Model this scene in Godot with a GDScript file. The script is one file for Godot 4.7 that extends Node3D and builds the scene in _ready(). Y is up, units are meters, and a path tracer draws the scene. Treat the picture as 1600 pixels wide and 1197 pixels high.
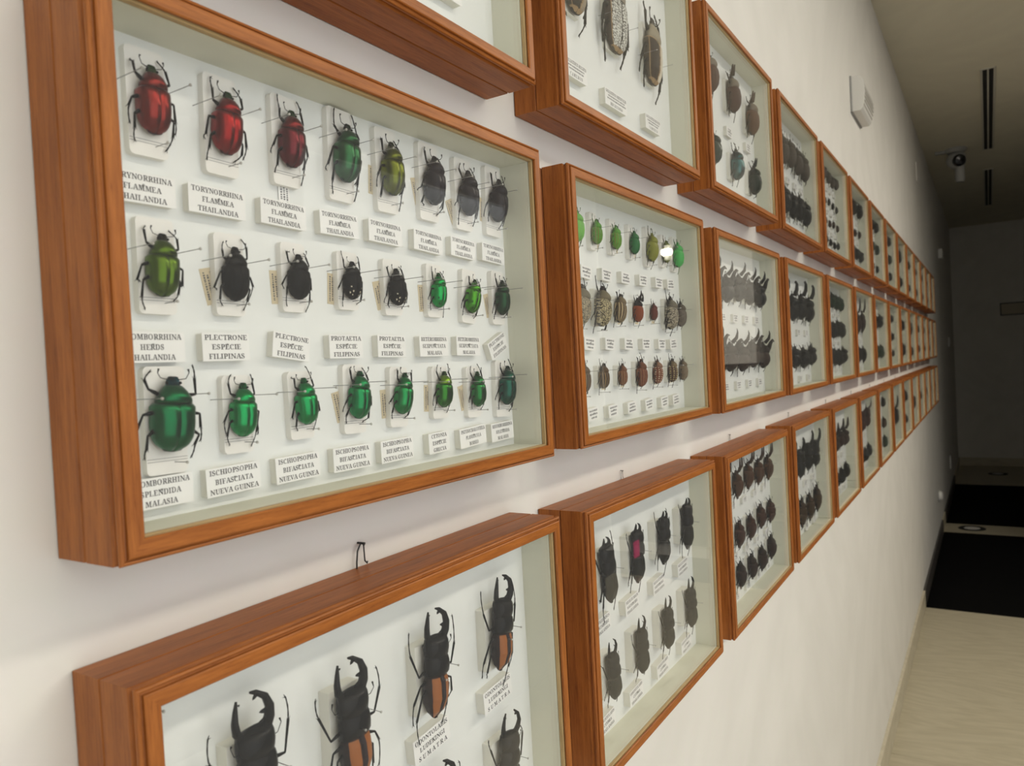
extends Node3D
# A corridor wall hung with three rows of wooden insect cases.
# World axes: the wall is the plane x = 0 and faces +x, the corridor runs towards -z, y is up (0 = eye level).
# Things on the wall are turned by 90 degrees about y: their own x runs along the wall, y up, z out of the wall.

const CASE_W := 0.39
const CASE_H := 0.2676
const CASE_D := 0.0545
const PITCH := 0.4425
const ROW_Y := [0.3775, 0.0557, -0.2707]
const ROW_SHIFT := [-0.0008, 0.0, 0.0026]
const COLUMNS := 14
const FLOOR_Y := -1.535
const CEIL_Y := 1.5
const ROOM_W := 2.4
const ROOM_BACK := -3.2
const ROOM_END := 11.0
const BOARD_Z := 0.019
const GLASS_Z := 0.0478
const TIER := ["top-tier", "middle-tier", "bottom-tier"]
const ORDINAL := ["first", "second", "third", "fourth", "fifth", "sixth", "seventh", "eighth", "ninth", "tenth", "eleventh", "twelfth", "thirteenth", "fourteenth"]

var M := {}
var taken := {}
var meshes := {}
var noise := FastNoiseLite.new()
var cells := FastNoiseLite.new()


func _ready() -> void:
	set_camera_and_light()
	make_materials()
	build_room()
	build_cases()
	build_flower_case()
	build_mixed_case()
	build_goliath_cases()
	build_stag_cases()
	build_far_specimens()
	build_hooks()
	build_fittings()


# ------------------------------------------------------------------ camera, environment, lights

func set_camera_and_light() -> void:
	noise.seed = 7
	noise.frequency = 1.0
	cells.seed = 11
	cells.noise_type = FastNoiseLite.TYPE_CELLULAR
	cells.cellular_return_type = FastNoiseLite.RETURN_DISTANCE2_SUB
	cells.frequency = 1.0
	var cam := Camera3D.new()
	cam.name = "camera"
	cam.fov = 54.027
	cam.near = 0.02
	cam.far = 60.0
	cam.position = Vector3(0.37696, 0.00058, 0.18209)
	cam.rotation = Vector3(-0.018943, 0.566683, -0.052209)
	var lens := CameraAttributesPhysical.new()
	lens.frustum_focal_length = 23.5
	lens.exposure_aperture = 13.0
	lens.frustum_focus_distance = 0.68
	cam.attributes = lens
	cam.fov = 54.027
	add_child(cam)
	cam.current = true
	var env := Environment.new()
	env.background_mode = Environment.BG_COLOR
	env.background_color = Color(0.5, 0.55, 0.6)
	env.background_energy_multiplier = 0.3
	env.tonemap_mode = Environment.TONE_MAPPER_LINEAR
	env.tonemap_exposure = 0.97
	env.sdfgi_enabled = true
	env.ssao_enabled = true
	env.ssil_enabled = true
	var we := WorldEnvironment.new()
	we.name = "environment"
	we.environment = env
	add_child(we)
	# ceiling panels over the lit end of the corridor (the glowing fittings themselves are built with the room)
	for k in LAMP_U.size():
		var l := AreaLight3D.new()
		l.name = "ceiling_panel_glow"
		l.area_size = Vector2(0.3, 1.2)
		l.light_color = Color(1.0, 0.97, 0.905)
		l.light_energy = LAMP_E[k]
		l.shadow_enabled = true
		l.position = Vector3(LAMP_X, CEIL_Y - 0.02, -LAMP_U[k])
		l.rotation = Vector3(-PI / 2, 0, 0)
		add_child(l, true)
	# daylight through the wide window in the facing wall, beside and behind the viewer
	var d := AreaLight3D.new()
	d.name = "wide_window_daylight"
	d.area_size = Vector2(WINDOW_U1 - WINDOW_U0, WINDOW_Y1 - WINDOW_Y0)
	d.light_color = Color(0.985, 0.985, 0.985)
	d.light_energy = 1.1
	d.shadow_enabled = true
	d.position = Vector3(ROOM_W - 0.04, (WINDOW_Y0 + WINDOW_Y1) / 2, -(WINDOW_U0 + WINDOW_U1) / 2)
	d.rotation = Vector3(0, PI / 2, 0)
	add_child(d, true)
	# daylight through the glazed door behind the viewer
	d = AreaLight3D.new()
	d.name = "glazed_door_daylight"
	d.area_size = Vector2(1.1, 1.9)
	d.light_color = Color(1.0, 0.97, 0.94)
	d.light_energy = 0.3
	d.shadow_enabled = true
	d.position = Vector3(1.0, FLOOR_Y + 1.15, -(ROOM_BACK + 0.03))
	add_child(d, true)

const WINDOW_U0 := -1.7
const WINDOW_U1 := 1.3
const WINDOW_Y0 := -1.15
const WINDOW_Y1 := 1.05
const LAMP_X := 2.0
const LAMP_U := [-1.2, 0.4, 2.0, 3.6]
const LAMP_E := [0.4, 1.1, 2.4, 4.4]


# ------------------------------------------------------------------ materials

func mat(called: String, c: Color, rough := 0.6, metal := 0.0) -> StandardMaterial3D:
	var m := StandardMaterial3D.new()
	m.resource_name = called
	m.albedo_color = c.linear_to_srgb()
	m.roughness = rough
	m.metallic = metal
	M[called] = m
	return m


func wood_texture(seed_: int, dark: Color, light: Color, streak: float) -> ImageTexture:
	var n := FastNoiseLite.new()
	n.seed = seed_
	n.frequency = 0.5
	var img := Image.create(512, 256, false, Image.FORMAT_RGB8)
	for y in 256:
		for x in 512:
			# grain runs along x; sampled on a circle so that the texture repeats along the grain
			var a := TAU * x / 512.0
			var f := n.get_noise_3d(cos(a) * 1.2, sin(a) * 1.2, y * 0.11) * 0.6
			f += n.get_noise_3d(cos(a) * 4.0 + 40, sin(a) * 4.0, y * 0.5) * 0.45
			var pore := n.get_noise_3d(cos(a) * 9.0 + 90, sin(a) * 9.0, y * 2.4)
			f -= maxf(0.0, pore - 0.22) * streak
			img.set_pixel(x, y, dark.lerp(light, clampf(0.55 + f * 0.85, 0, 1)).linear_to_srgb())
	return ImageTexture.create_from_image(img)


func cloud_texture(seed_: int, a: Color, b: Color, fx: float, fy: float, size := 256) -> ImageTexture:
	var n := FastNoiseLite.new()
	n.seed = seed_
	n.frequency = 1.0
	n.fractal_octaves = 4
	var img := Image.create(size, size, false, Image.FORMAT_RGB8)
	for y in size:
		for x in size:
			var p := TAU * x / size
			var q := TAU * y / size
			var v := n.get_noise_3d(cos(p) * fx + sin(q) * fy * 0.7, sin(p) * fx + cos(q) * fy, cos(q) * fy * 0.7)
			img.set_pixel(x, y, a.lerp(b, clampf(0.5 + v, 0, 1)).linear_to_srgb())
	return ImageTexture.create_from_image(img)


func textured(called: String, tex: Texture2D, rough: float, scale := Vector3.ONE, triplanar := false) -> StandardMaterial3D:
	var m := mat(called, Color(1, 1, 1), rough)
	m.albedo_texture = tex
	m.uv1_scale = scale
	if triplanar:
		m.uv1_triplanar = true
		m.uv1_world_triplanar = true
	return m


func make_materials() -> void:
	var m := textured("case_wood", wood_texture(4, Color(0.205, 0.060, 0.0125), Color(0.44, 0.150, 0.033), 1.1), 0.43)
	m.metallic_specular = 0.35
	textured("bead_wood", wood_texture(9, Color(0.36, 0.235, 0.10), Color(0.52, 0.37, 0.18), 0.5), 0.55)
	textured("wall_paint", cloud_texture(21, Color(0.745, 0.725, 0.685), Color(0.795, 0.775, 0.735), 1.5, 1.5), 0.75, Vector3(0.5, 0.5, 0.5), true)
	textured("ceiling_paint", cloud_texture(22, Color(0.68, 0.64, 0.52), Color(0.72, 0.68, 0.55), 1.5, 1.5), 0.85, Vector3(0.5, 0.5, 0.5), true)
	textured("floor_stone", cloud_texture(24, Color(0.425, 0.38, 0.275), Color(0.50, 0.45, 0.335), 1.2, 5.0, 512), 0.38, Vector3(1.1, 1.1, 1.1), true)
	textured("skirting_stone", cloud_texture(25, Color(0.50, 0.45, 0.34), Color(0.58, 0.53, 0.41), 1.2, 3.0), 0.5, Vector3(1.1, 1.1, 1.1), true)
	mat("dark_skirting", Color(0.06, 0.055, 0.05), 0.5)
	textured("mat_pile", cloud_texture(26, Color(0.0035, 0.0035, 0.0035), Color(0.006, 0.006, 0.006), 6, 6), 0.95, Vector3(4, 4, 4), true)
	M.mat_pile.metallic_specular = 0.15
	mat("bench_black", Color(0.012, 0.012, 0.013), 0.7)
	M.bench_black.metallic_specular = 0.2
	mat("joint", Color(0.2, 0.18, 0.14), 0.9)
	textured("panel_wood", wood_texture(31, Color(0.012, 0.007, 0.004), Color(0.022, 0.012, 0.007), 0.6), 0.8, Vector3(0.5, 0.5, 0.5), true)
	M.panel_wood.metallic_specular = 0.15
	mat("felt", Color(0.17, 0.185, 0.215), 0.95)
	mat("board_white", Color(0.80, 0.82, 0.80), 0.7)
	mat("foam", Color(0.80, 0.79, 0.72), 0.85)
	mat("card", Color(0.83, 0.815, 0.77), 0.6)
	mat("paper", Color(0.86, 0.86, 0.84), 0.6)
	mat("lining", Color(0.70, 0.70, 0.58), 0.7)
	mat("tan_paper", Color(0.62, 0.53, 0.36), 0.75)
	mat("ink", Color(0.015, 0.015, 0.018), 0.7)
	mat("grey_ink", Color(0.10, 0.10, 0.11), 0.7)
	mat("pin_steel", Color(0.30, 0.30, 0.30), 0.35, 0.9)
	mat("pin_head", Color(0.50, 0.49, 0.46), 0.3, 0.7)
	mat("dark_wire", Color(0.05, 0.05, 0.05), 0.5, 0.6)
	mat("white_plastic", Color(0.72, 0.71, 0.68), 0.45)
	mat("grey_plastic", Color(0.34, 0.34, 0.33), 0.5)
	mat("diffuser", Color(0.50, 0.48, 0.44), 0.35)
	mat("black_glass", Color(0.008, 0.008, 0.01), 0.12)
	mat("slot_black", Color(0.006, 0.006, 0.007), 0.8)
	mat("diffuser_frame", Color(0.55, 0.53, 0.46), 0.6)
	mat("steel", Color(0.55, 0.54, 0.52), 0.3, 0.9)
	mat("sign_plate", Color(0.50, 0.44, 0.34), 0.5)
	m = mat("glass", Color(1, 1, 1), 0.0)
	m.transparency = BaseMaterial3D.TRANSPARENCY_ALPHA
	m.albedo_color = Color(1, 1, 1, 0.02)
	m.metallic_specular = 0.39
	for spec in [["chitin_gloss", 0.26, 0.0], ["chitin_satin", 0.5, 0.0], ["chitin_metal", 0.29, 1.0]]:
		m = mat(spec[0], Color(1, 1, 1), spec[1], spec[2])
		m.vertex_color_use_as_albedo = true
	M.chitin_gloss.metallic_specular = 0.24
	M.chitin_satin.metallic_specular = 0.18
	m = mat("panel_glow", Color(0.9, 0.9, 0.86), 0.6)
	m.emission_enabled = true
	m.emission = Color(1.0, 0.97, 0.905)
	m.emission_energy_multiplier = 2.2
	m = mat("door_glow", Color(0.8, 0.85, 0.9), 0.4)
	m.emission_enabled = true
	m.emission = Color(0.96, 0.98, 1.0)
	m.emission_energy_multiplier = 0.9
	m = mat("lamp_glow", Color(0.9, 0.9, 0.9), 0.4)
	m.emission_enabled = true
	m.emission = Color(1.0, 0.97, 0.9)
	m.emission_energy_multiplier = 14.0
	m = mat("screen_glow", Color(0.1, 0.02, 0.06), 0.3)
	m.emission_enabled = true
	m.emission = Color(0.9, 0.10, 0.42)
	m.emission_energy_multiplier = 1.6


# ------------------------------------------------------------------ naming helpers

func numbered(called: String) -> String:
	if not taken.has(called):
		taken[called] = 0
		return called
	taken[called] += 1
	return "%s_%03d" % [called, taken[called]]


func thing(called: String, label: String, category: String, at := Vector3.ZERO, turn := 0.0, group := "") -> Node3D:
	var o := Node3D.new()
	o.name = numbered(called)
	add_child(o)
	o.position = at
	o.rotation.y = turn
	o.set_meta("label", label)
	o.set_meta("category", category)
	if group:
		o.set_meta("group", group)
	return o


func part(called: String, mesh: Mesh, material: Material, parent: Node3D, at := Vector3.ZERO, rot := Vector3.ZERO) -> MeshInstance3D:
	var o := MeshInstance3D.new()
	o.name = called
	o.mesh = mesh
	o.material_override = material
	o.position = at
	o.rotation = rot
	parent.add_child(o, true)
	return o


func structure(called: String, label: String, category: String) -> Node3D:
	var o := Node3D.new()
	o.name = numbered(called)
	add_child(o)
	o.set_meta("kind", "structure")
	o.set_meta("label", label)
	o.set_meta("category", category)
	return o


func wall_point(u: float, y: float, z: float) -> Vector3:
	return Vector3(z, y, -u)


# ------------------------------------------------------------------ mesh helpers

func tri(st: SurfaceTool, a: Vector3, b: Vector3, c: Vector3, n: Vector3, ua := Vector2.ZERO, ub := Vector2.ZERO, uc := Vector2.ZERO) -> void:
	if (c - a).cross(b - a).dot(n) < 0.0:
		var t := b
		b = c
		c = t
		var s := ub
		ub = uc
		uc = s
	for k in [[a, ua], [b, ub], [c, uc]]:
		st.set_normal(n)
		st.set_uv(k[1])
		st.add_vertex(k[0])


func quad(st: SurfaceTool, a: Vector3, b: Vector3, c: Vector3, d: Vector3, n: Vector3, ua := Vector2.ZERO, ub := Vector2.ZERO, uc := Vector2.ZERO, ud := Vector2.ZERO) -> void:
	tri(st, a, b, c, n, ua, ub, uc)
	tri(st, a, c, d, n, ua, uc, ud)


func begin() -> SurfaceTool:
	var st := SurfaceTool.new()
	st.begin(Mesh.PRIMITIVE_TRIANGLES)
	return st


func chamfer_box(size: Vector3, bevel: float) -> ArrayMesh:
	var key := "cb%s%s" % [size, bevel]
	if meshes.has(key):
		return meshes[key]
	var st := begin()
	chamfer_into(st, size, bevel, Vector3.ZERO)
	meshes[key] = st.commit()
	return meshes[key]


func chamfer_into(st: SurfaceTool, size: Vector3, bevel: float, at: Vector3) -> void:
	var h := size * 0.5
	var b := minf(bevel, minf(h.x, minf(h.y, h.z)) * 0.9)
	var axes := [Vector3(1, 0, 0), Vector3(0, 1, 0), Vector3(0, 0, 1)]
	for k in 3:
		var n: Vector3 = axes[k]
		var p: Vector3 = axes[(k + 1) % 3]
		var q: Vector3 = axes[(k + 2) % 3]
		var hn := h[k]
		var hp := h[(k + 1) % 3]
		var hq := h[(k + 2) % 3]
		for s in [-1.0, 1.0]:
			var c: Vector3 = at + n * hn * s
			quad(st, c + p * (hp - b) + q * (hq - b), c - p * (hp - b) + q * (hq - b), c - p * (hp - b) - q * (hq - b), c + p * (hp - b) - q * (hq - b), n * s, Vector2(hp, hq), Vector2(-hp, hq), Vector2(-hp, -hq), Vector2(hp, -hq))
		# the four edges along axis k
		for sp in [-1.0, 1.0]:
			for sq in [-1.0, 1.0]:
				var nn: Vector3 = (p * sp + q * sq).normalized()
				var e1: Vector3 = at + p * hp * sp + q * (hq - b) * sq
				var e2: Vector3 = at + p * (hp - b) * sp + q * hq * sq
				quad(st, e1 + n * (hn - b), e2 + n * (hn - b), e2 - n * (hn - b), e1 - n * (hn - b), nn)
	for sx in [-1.0, 1.0]:
		for sy in [-1.0, 1.0]:
			for sz in [-1.0, 1.0]:
				var s := Vector3(sx, sy, sz)
				tri(st, at + Vector3(h.x, h.y - b, h.z - b) * s, at + Vector3(h.x - b, h.y, h.z - b) * s, at + Vector3(h.x - b, h.y - b, h.z) * s, s.normalized())


# a mitred rail: the profile (inward, out of the wall) is swept along x; both ends are cut at 45 degrees
func rail(key: String, profile: Array, length: float) -> ArrayMesh:
	key = "%s%.4f" % [key, length]
	if meshes.has(key):
		return meshes[key]
	var st := begin()
	var v := 0.0
	var count := profile.size()
	var mid := Vector2.ZERO
	for p in profile:
		mid += p / count
	for i in count:
		var p: Vector2 = profile[i]
		var q: Vector2 = profile[(i + 1) % count]
		var d := q - p
		var n2 := Vector2(d.y, -d.x).normalized()
		# the profiles run anticlockwise in (inward, out), so the outside lies to the right of the run
		var n := Vector3(0, n2.x, n2.y)
		var w := v + d.length()
		quad(st, Vector3(p.x, p.x, p.y), Vector3(length - p.x, p.x, p.y), Vector3(length - q.x, q.x, q.y), Vector3(q.x, q.x, q.y), n, Vector2(p.x, v) * Vector2(3.0, 12.0), Vector2(length - p.x, v) * Vector2(3.0, 12.0), Vector2(length - q.x, w) * Vector2(3.0, 12.0), Vector2(q.x, w) * Vector2(3.0, 12.0))
		v = w
	for end in 2:
		for i in range(1, count - 1):
			var pts := []
			for p in [profile[0], profile[i], profile[i + 1]]:
				pts.append(Vector3(p.x if end == 0 else length - p.x, p.x, p.y))
			tri(st, pts[0], pts[1], pts[2], Vector3(-0.707 if end == 0 else 0.707, 0.707, 0))
	meshes[key] = st.commit()
	return meshes[key]


func tube_into(st: SurfaceTool, pts: Array, radii: Array, sides: int, color: Color, base_index: int) -> int:
	# rings round a polyline, closed at both ends by a point; returns the next free index
	var idx := base_index
	var count := pts.size()
	var ref := Vector3(0.13, 0.21, 1.0).normalized()
	for i in count:
		var dir: Vector3
		if i == 0:
			dir = pts[1] - pts[0]
		elif i == count - 1:
			dir = pts[i] - pts[i - 1]
		else:
			dir = (pts[i + 1] - pts[i]).normalized() + (pts[i] - pts[i - 1]).normalized()
		dir = dir.normalized()
		var a := dir.cross(ref)
		if a.length() < 0.05:
			a = dir.cross(Vector3(1, 0, 0))
		a = a.normalized()
		var b := dir.cross(a)
		for k in sides:
			var t := TAU * k / sides
			st.set_color(color)
			st.add_vertex(pts[i] + (a * cos(t) + b * sin(t)) * radii[i])
	for i in count - 1:
		for k in sides:
			var k2 := (k + 1) % sides
			var p := idx + i * sides
			for t in [p + k, p + k2, p + sides + k, p + k2, p + sides + k2, p + sides + k]:
				st.add_index(t)
	st.set_color(color)
	st.add_vertex(pts[0])
	st.set_color(color)
	st.add_vertex(pts[count - 1])
	var c0 := idx + count * sides
	for k in sides:
		var k2 := (k + 1) % sides
		for t in [c0, idx + k2, idx + k, c0 + 1, idx + (count - 1) * sides + k, idx + (count - 1) * sides + k2]:
			st.add_index(t)
	return c0 + 2


func tube_mesh(key: String, pts: Array, radii: Array, sides := 8) -> ArrayMesh:
	if meshes.has(key):
		return meshes[key]
	var st := begin()
	tube_into(st, pts, radii, sides, Color.WHITE, 0)
	st.generate_normals()
	meshes[key] = st.commit()
	return meshes[key]


# an outline in the x-y plane given thickness along z
func plate(key: String, outline: PackedVector2Array, z0: float, z1: float) -> ArrayMesh:
	if meshes.has(key):
		return meshes[key]
	var st := begin()
	var t := Geometry2D.triangulate_polygon(outline)
	for i in range(0, t.size(), 3):
		var a := outline[t[i]]
		var b := outline[t[i + 1]]
		var c := outline[t[i + 2]]
		for f in [[z1, Vector3(0, 0, 1)], [z0, Vector3(0, 0, -1)]]:
			tri(st, Vector3(a.x, a.y, f[0]), Vector3(b.x, b.y, f[0]), Vector3(c.x, c.y, f[0]), f[1])
	var area := 0.0
	for i in outline.size():
		area += outline[i].cross(outline[(i + 1) % outline.size()])
	for i in outline.size():
		var a := outline[i]
		var b := outline[(i + 1) % outline.size()]
		var d := (b - a) * signf(area)
		quad(st, Vector3(a.x, a.y, z0), Vector3(b.x, b.y, z0), Vector3(b.x, b.y, z1), Vector3(a.x, a.y, z1), Vector3(d.y, -d.x, 0).normalized())
	meshes[key] = st.commit()
	return meshes[key]


func rounded_rect(w: float, h: float, r: float) -> PackedVector2Array:
	var out := PackedVector2Array()
	for k in 4:
		var c := Vector2((w / 2 - r) * (1 if k in [0, 3] else -1), (h / 2 - r) * (1 if k < 2 else -1))
		for j in 4:
			var a := PI / 2 * (k + j / 3.0)
			out.append(c + Vector2(cos(a), sin(a)) * r)
	return out


func lathe(key: String, profile: Array, sides := 20) -> ArrayMesh:
	# profile of (radius, height) turned round y
	if meshes.has(key):
		return meshes[key]
	var st := begin()
	for i in profile.size() - 1:
		var p: Vector2 = profile[i]
		var q: Vector2 = profile[i + 1]
		var d := q - p
		for k in sides:
			var a := TAU * k / sides
			var b := TAU * (k + 1) / sides
			var m := (a + b) / 2
			var n := Vector3(d.y * cos(m), -d.x, d.y * sin(m)).normalized()
			quad(st, Vector3(p.x * cos(a), p.y, p.x * sin(a)), Vector3(p.x * cos(b), p.y, p.x * sin(b)), Vector3(q.x * cos(b), q.y, q.x * sin(b)), Vector3(q.x * cos(a), q.y, q.x * sin(a)), n)
	meshes[key] = st.commit()
	return meshes[key]


# ------------------------------------------------------------------ the room

func slab(called: String, lo: Vector3, hi: Vector3, material: Material, parent: Node3D) -> MeshInstance3D:
	# lo and hi in (x, y, u)
	var size := Vector3(hi.x - lo.x, hi.y - lo.y, hi.z - lo.z)
	return part(called, chamfer_box(size, 0.0008), material, parent, Vector3((lo.x + hi.x) / 2, (lo.y + hi.y) / 2, -(lo.z + hi.z) / 2))


func build_room() -> void:
	var w := structure("wall_left", "long white plaster wall carrying the insect cases", "wall")
	slab("plaster", Vector3(-0.2, FLOOR_Y - 0.1, ROOM_BACK - 0.2), Vector3(0, CEIL_Y + 0.1, ROOM_END + 0.2), M.wall_paint, w)
	var c := structure("ceiling", "plain pale ceiling of the corridor", "ceiling")
	slab("plaster", Vector3(-0.2, CEIL_Y, ROOM_BACK - 0.2), Vector3(ROOM_W + 0.2, CEIL_Y + 0.2, ROOM_END + 0.2), M.ceiling_paint, c)
	var e := structure("wall_end", "dark end wall of the corridor", "wall")
	slab("plaster", Vector3(0, FLOOR_Y - 0.1, ROOM_END), Vector3(ROOM_W, CEIL_Y, ROOM_END + 0.2), M.wall_paint, e)
	var b := structure("wall_back", "white wall behind the viewer with the glazed door", "wall")
	slab("plaster", Vector3(0, FLOOR_Y - 0.1, ROOM_BACK - 0.2), Vector3(ROOM_W, CEIL_Y, ROOM_BACK), M.wall_paint, b)
	var r := structure("wall_right", "corridor wall facing the insect cases, panelled in dark wood", "wall")
	slab("plaster", Vector3(ROOM_W, FLOOR_Y - 0.1, ROOM_BACK - 0.2), Vector3(ROOM_W + 0.2, CEIL_Y + 0.1, ROOM_END + 0.2), M.wall_paint, r)
	# dark panels with a pale board let into them
	var u := WINDOW_U1 + 0.06
	while u < 4.5:
		slab("wood_panel", Vector3(ROOM_W - 0.02, FLOOR_Y + 0.1, u), Vector3(ROOM_W, 0.69, u + 0.89), M.panel_wood, r)
		slab("wood_panel", Vector3(ROOM_W - 0.02, 1.07, u), Vector3(ROOM_W, CEIL_Y - 0.02, u + 0.89), M.panel_wood, r)
		slab("wood_panel", Vector3(ROOM_W - 0.02, 0.695, u), Vector3(ROOM_W, 1.065, u + 0.89), M.panel_wood, r)
		u += 0.9
	var nb := thing("pinboard", "long blue-grey felt pinboard on the facing wall panels", "pinboard", Vector3(ROOM_W - 0.0215, 0.88, -3.13), 0)
	part("felt", chamfer_box(Vector3(0.012, 0.36, 1.72), 0.002), M.felt, nb, Vector3(-0.006, 0, 0))
	for k in 2:
		part("edge_strip", chamfer_box(Vector3(0.016, 0.01, 1.74), 0.002), M.steel, nb, Vector3(-0.008, 0.182 * (1 if k else -1), 0))
	var bench := thing("bench", "long dark upholstered bench along the facing wall", "bench", Vector3(1.95, FLOOR_Y, -2.65), 0)
	part("seat", chamfer_box(Vector3(0.80, 0.12, 2.2), 0.02), M.bench_black, bench, Vector3(0, 0.40, 0))
	part("plinth", chamfer_box(Vector3(0.70, 0.34, 2.1), 0.01), M.bench_black, bench, Vector3(0.02, 0.17, 0))
	# the corridor narrows behind a cross wall: white end pier, dark panels beside it
	var pw := structure("wall_cross", "cross wall that narrows the corridor, with a white pier", "wall")
	slab("pier", Vector3(1.15, -0.05, 5.4), Vector3(1.45, CEIL_Y, 5.6), M.wall_paint, pw)
	slab("pier_base", Vector3(1.15, FLOOR_Y, 5.4), Vector3(1.45, -0.05, 5.6), M.panel_wood, pw)
	slab("plaster", Vector3(1.45, FLOOR_Y, 5.42), Vector3(ROOM_W, CEIL_Y, 5.6), M.wall_paint, pw)
	for k in 2:
		slab("wood_panel", Vector3(1.455 + k * 0.465, FLOOR_Y + 0.1, 5.4), Vector3(1.915 + k * 0.465, CEIL_Y - 0.02, 5.42), M.panel_wood, pw)
	# floor of pale stone slabs with fine joints
	var f := structure("floor", "pale beige veined stone floor of the corridor", "floor")
	slab("screed", Vector3(-0.1, FLOOR_Y - 0.2, ROOM_BACK - 0.2), Vector3(ROOM_W + 0.2, FLOOR_Y - 0.004, ROOM_END + 0.2), M.joint, f)
	var rows := [[ROOM_BACK, -2.46], [-2.46, -1.56], [-1.56, -0.66], [-0.66, 0.24], [0.24, 1.14], [1.14, 2.04], [2.04, 2.94], [2.94, 3.88], [3.88, 4.815], [6.93, 7.29], [9.44, 10.2], [10.2, ROOM_END]]
	for row in rows:
		for k in 3:
			slab("floor_tile", Vector3(0.0 + k * 0.9 + 0.001, FLOOR_Y - 0.02, row[0] + 0.001), Vector3(minf(0.9 + k * 0.9, ROOM_W) - 0.001, FLOOR_Y, row[1] - 0.001), M.floor_stone, f)
	for span in [[4.82, 6.925, "black floor mat meeting the pale stone floor"], [7.295, 9.435, "black floor mat beyond the pale stone strip"]]:
		var t := thing("floor_mat", span[2], "mat", Vector3(ROOM_W / 2, FLOOR_Y - 0.004, -(span[0] + span[1]) / 2), 0, "black mats")
		part("pile", chamfer_box(Vector3(ROOM_W - 0.014, 0.006, span[1] - span[0]), 0.002), M.mat_pile, t, Vector3(0.006, 0.003, 0))
	var s := structure("baseboard_left", "stone skirting along the white wall", "baseboard")
	var pieces := [[ROOM_BACK, -1.7, 0], [-1.7, -0.2, 0], [-0.2, 1.3, 0], [1.3, 2.94, 0], [2.94, 4.815, 0], [4.815, 6.93, 1], [6.93, 7.29, 0], [7.29, 9.44, 1], [9.44, ROOM_END, 0]]
	for p in pieces:
		slab("skirting_piece", Vector3(0, FLOOR_Y, p[0] + 0.0005), Vector3(0.012, FLOOR_Y + 0.10, p[1] - 0.0005), M.dark_skirting if p[2] else M.skirting_stone, s)
	var s2 := structure("baseboard_end", "stone skirting along the dark end wall", "baseboard")
	slab("skirting_piece", Vector3(0.012, FLOOR_Y, ROOM_END - 0.012), Vector3(ROOM_W, FLOOR_Y + 0.10, ROOM_END), M.skirting_stone, s2)
	var cw := structure("window_1", "wide window in the facing wall", "window")
	slab("window_pane", Vector3(ROOM_W - 0.006, WINDOW_Y0, WINDOW_U0), Vector3(ROOM_W, WINDOW_Y1, WINDOW_U1), M.door_glow, cw)
	for y in [WINDOW_Y0 - 0.04, WINDOW_Y1]:
		slab("window_frame", Vector3(ROOM_W - 0.03, y, WINDOW_U0 - 0.04), Vector3(ROOM_W, y + 0.04, WINDOW_U1 + 0.04), M.panel_wood, cw)
	for x in [WINDOW_U0 - 0.04, WINDOW_U1]:
		slab("window_frame", Vector3(ROOM_W - 0.03, WINDOW_Y0, x), Vector3(ROOM_W, WINDOW_Y1, x + 0.04), M.panel_wood, cw)
	# glazed door behind the viewer
	var d := structure("door_1", "glazed door with daylight behind the viewer", "door")
	slab("window_pane_light", Vector3(0.45, FLOOR_Y + 0.2, ROOM_BACK), Vector3(1.55, FLOOR_Y + 2.1, ROOM_BACK + 0.01), M.door_glow, d)
	for x in [0.39, 1.55]:
		slab("door_frame", Vector3(x, FLOOR_Y, ROOM_BACK), Vector3(x + 0.06, FLOOR_Y + 2.16, ROOM_BACK + 0.04), M.panel_wood, d)
	slab("door_frame", Vector3(0.45, FLOOR_Y + 2.1, ROOM_BACK), Vector3(1.55, FLOOR_Y + 2.16, ROOM_BACK + 0.04), M.panel_wood, d)
	slab("door_frame", Vector3(0.45, FLOOR_Y, ROOM_BACK), Vector3(1.55, FLOOR_Y + 0.2, ROOM_BACK + 0.04), M.panel_wood, d)
	for k in LAMP_U.size():
		var l := thing("ceiling_light", "rectangular ceiling light panel, %s from the glazed door" % ORDINAL[k], "ceiling light", Vector3(LAMP_X, CEIL_Y, -LAMP_U[k]), 0, "ceiling light panels")
		part("housing", chamfer_box(Vector3(0.34, 0.01, 1.24), 0.002), M.white_plastic, l, Vector3(0, -0.005, 0))
		part("light_diffuser", chamfer_box(Vector3(0.3, 0.004, 1.2), 0.001), M.panel_glow, l, Vector3(0, -0.012, 0))


# ------------------------------------------------------------------ the cases

func case_centre(row: int, col: int) -> Vector2:
	return Vector2(col * PITCH + ROW_SHIFT[row] + CASE_W / 2, ROW_Y[row])


func at_case(row: int, col: int, a: float, b: float, z: float) -> Vector3:
	var c := case_centre(row, col)
	return wall_point(c.x + a, c.y + b, z)


func case_words(row: int, col: int) -> String:
	return "%s case %s from end wall" % [TIER[row], ORDINAL[COLUMNS - 1 - col]]


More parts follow.
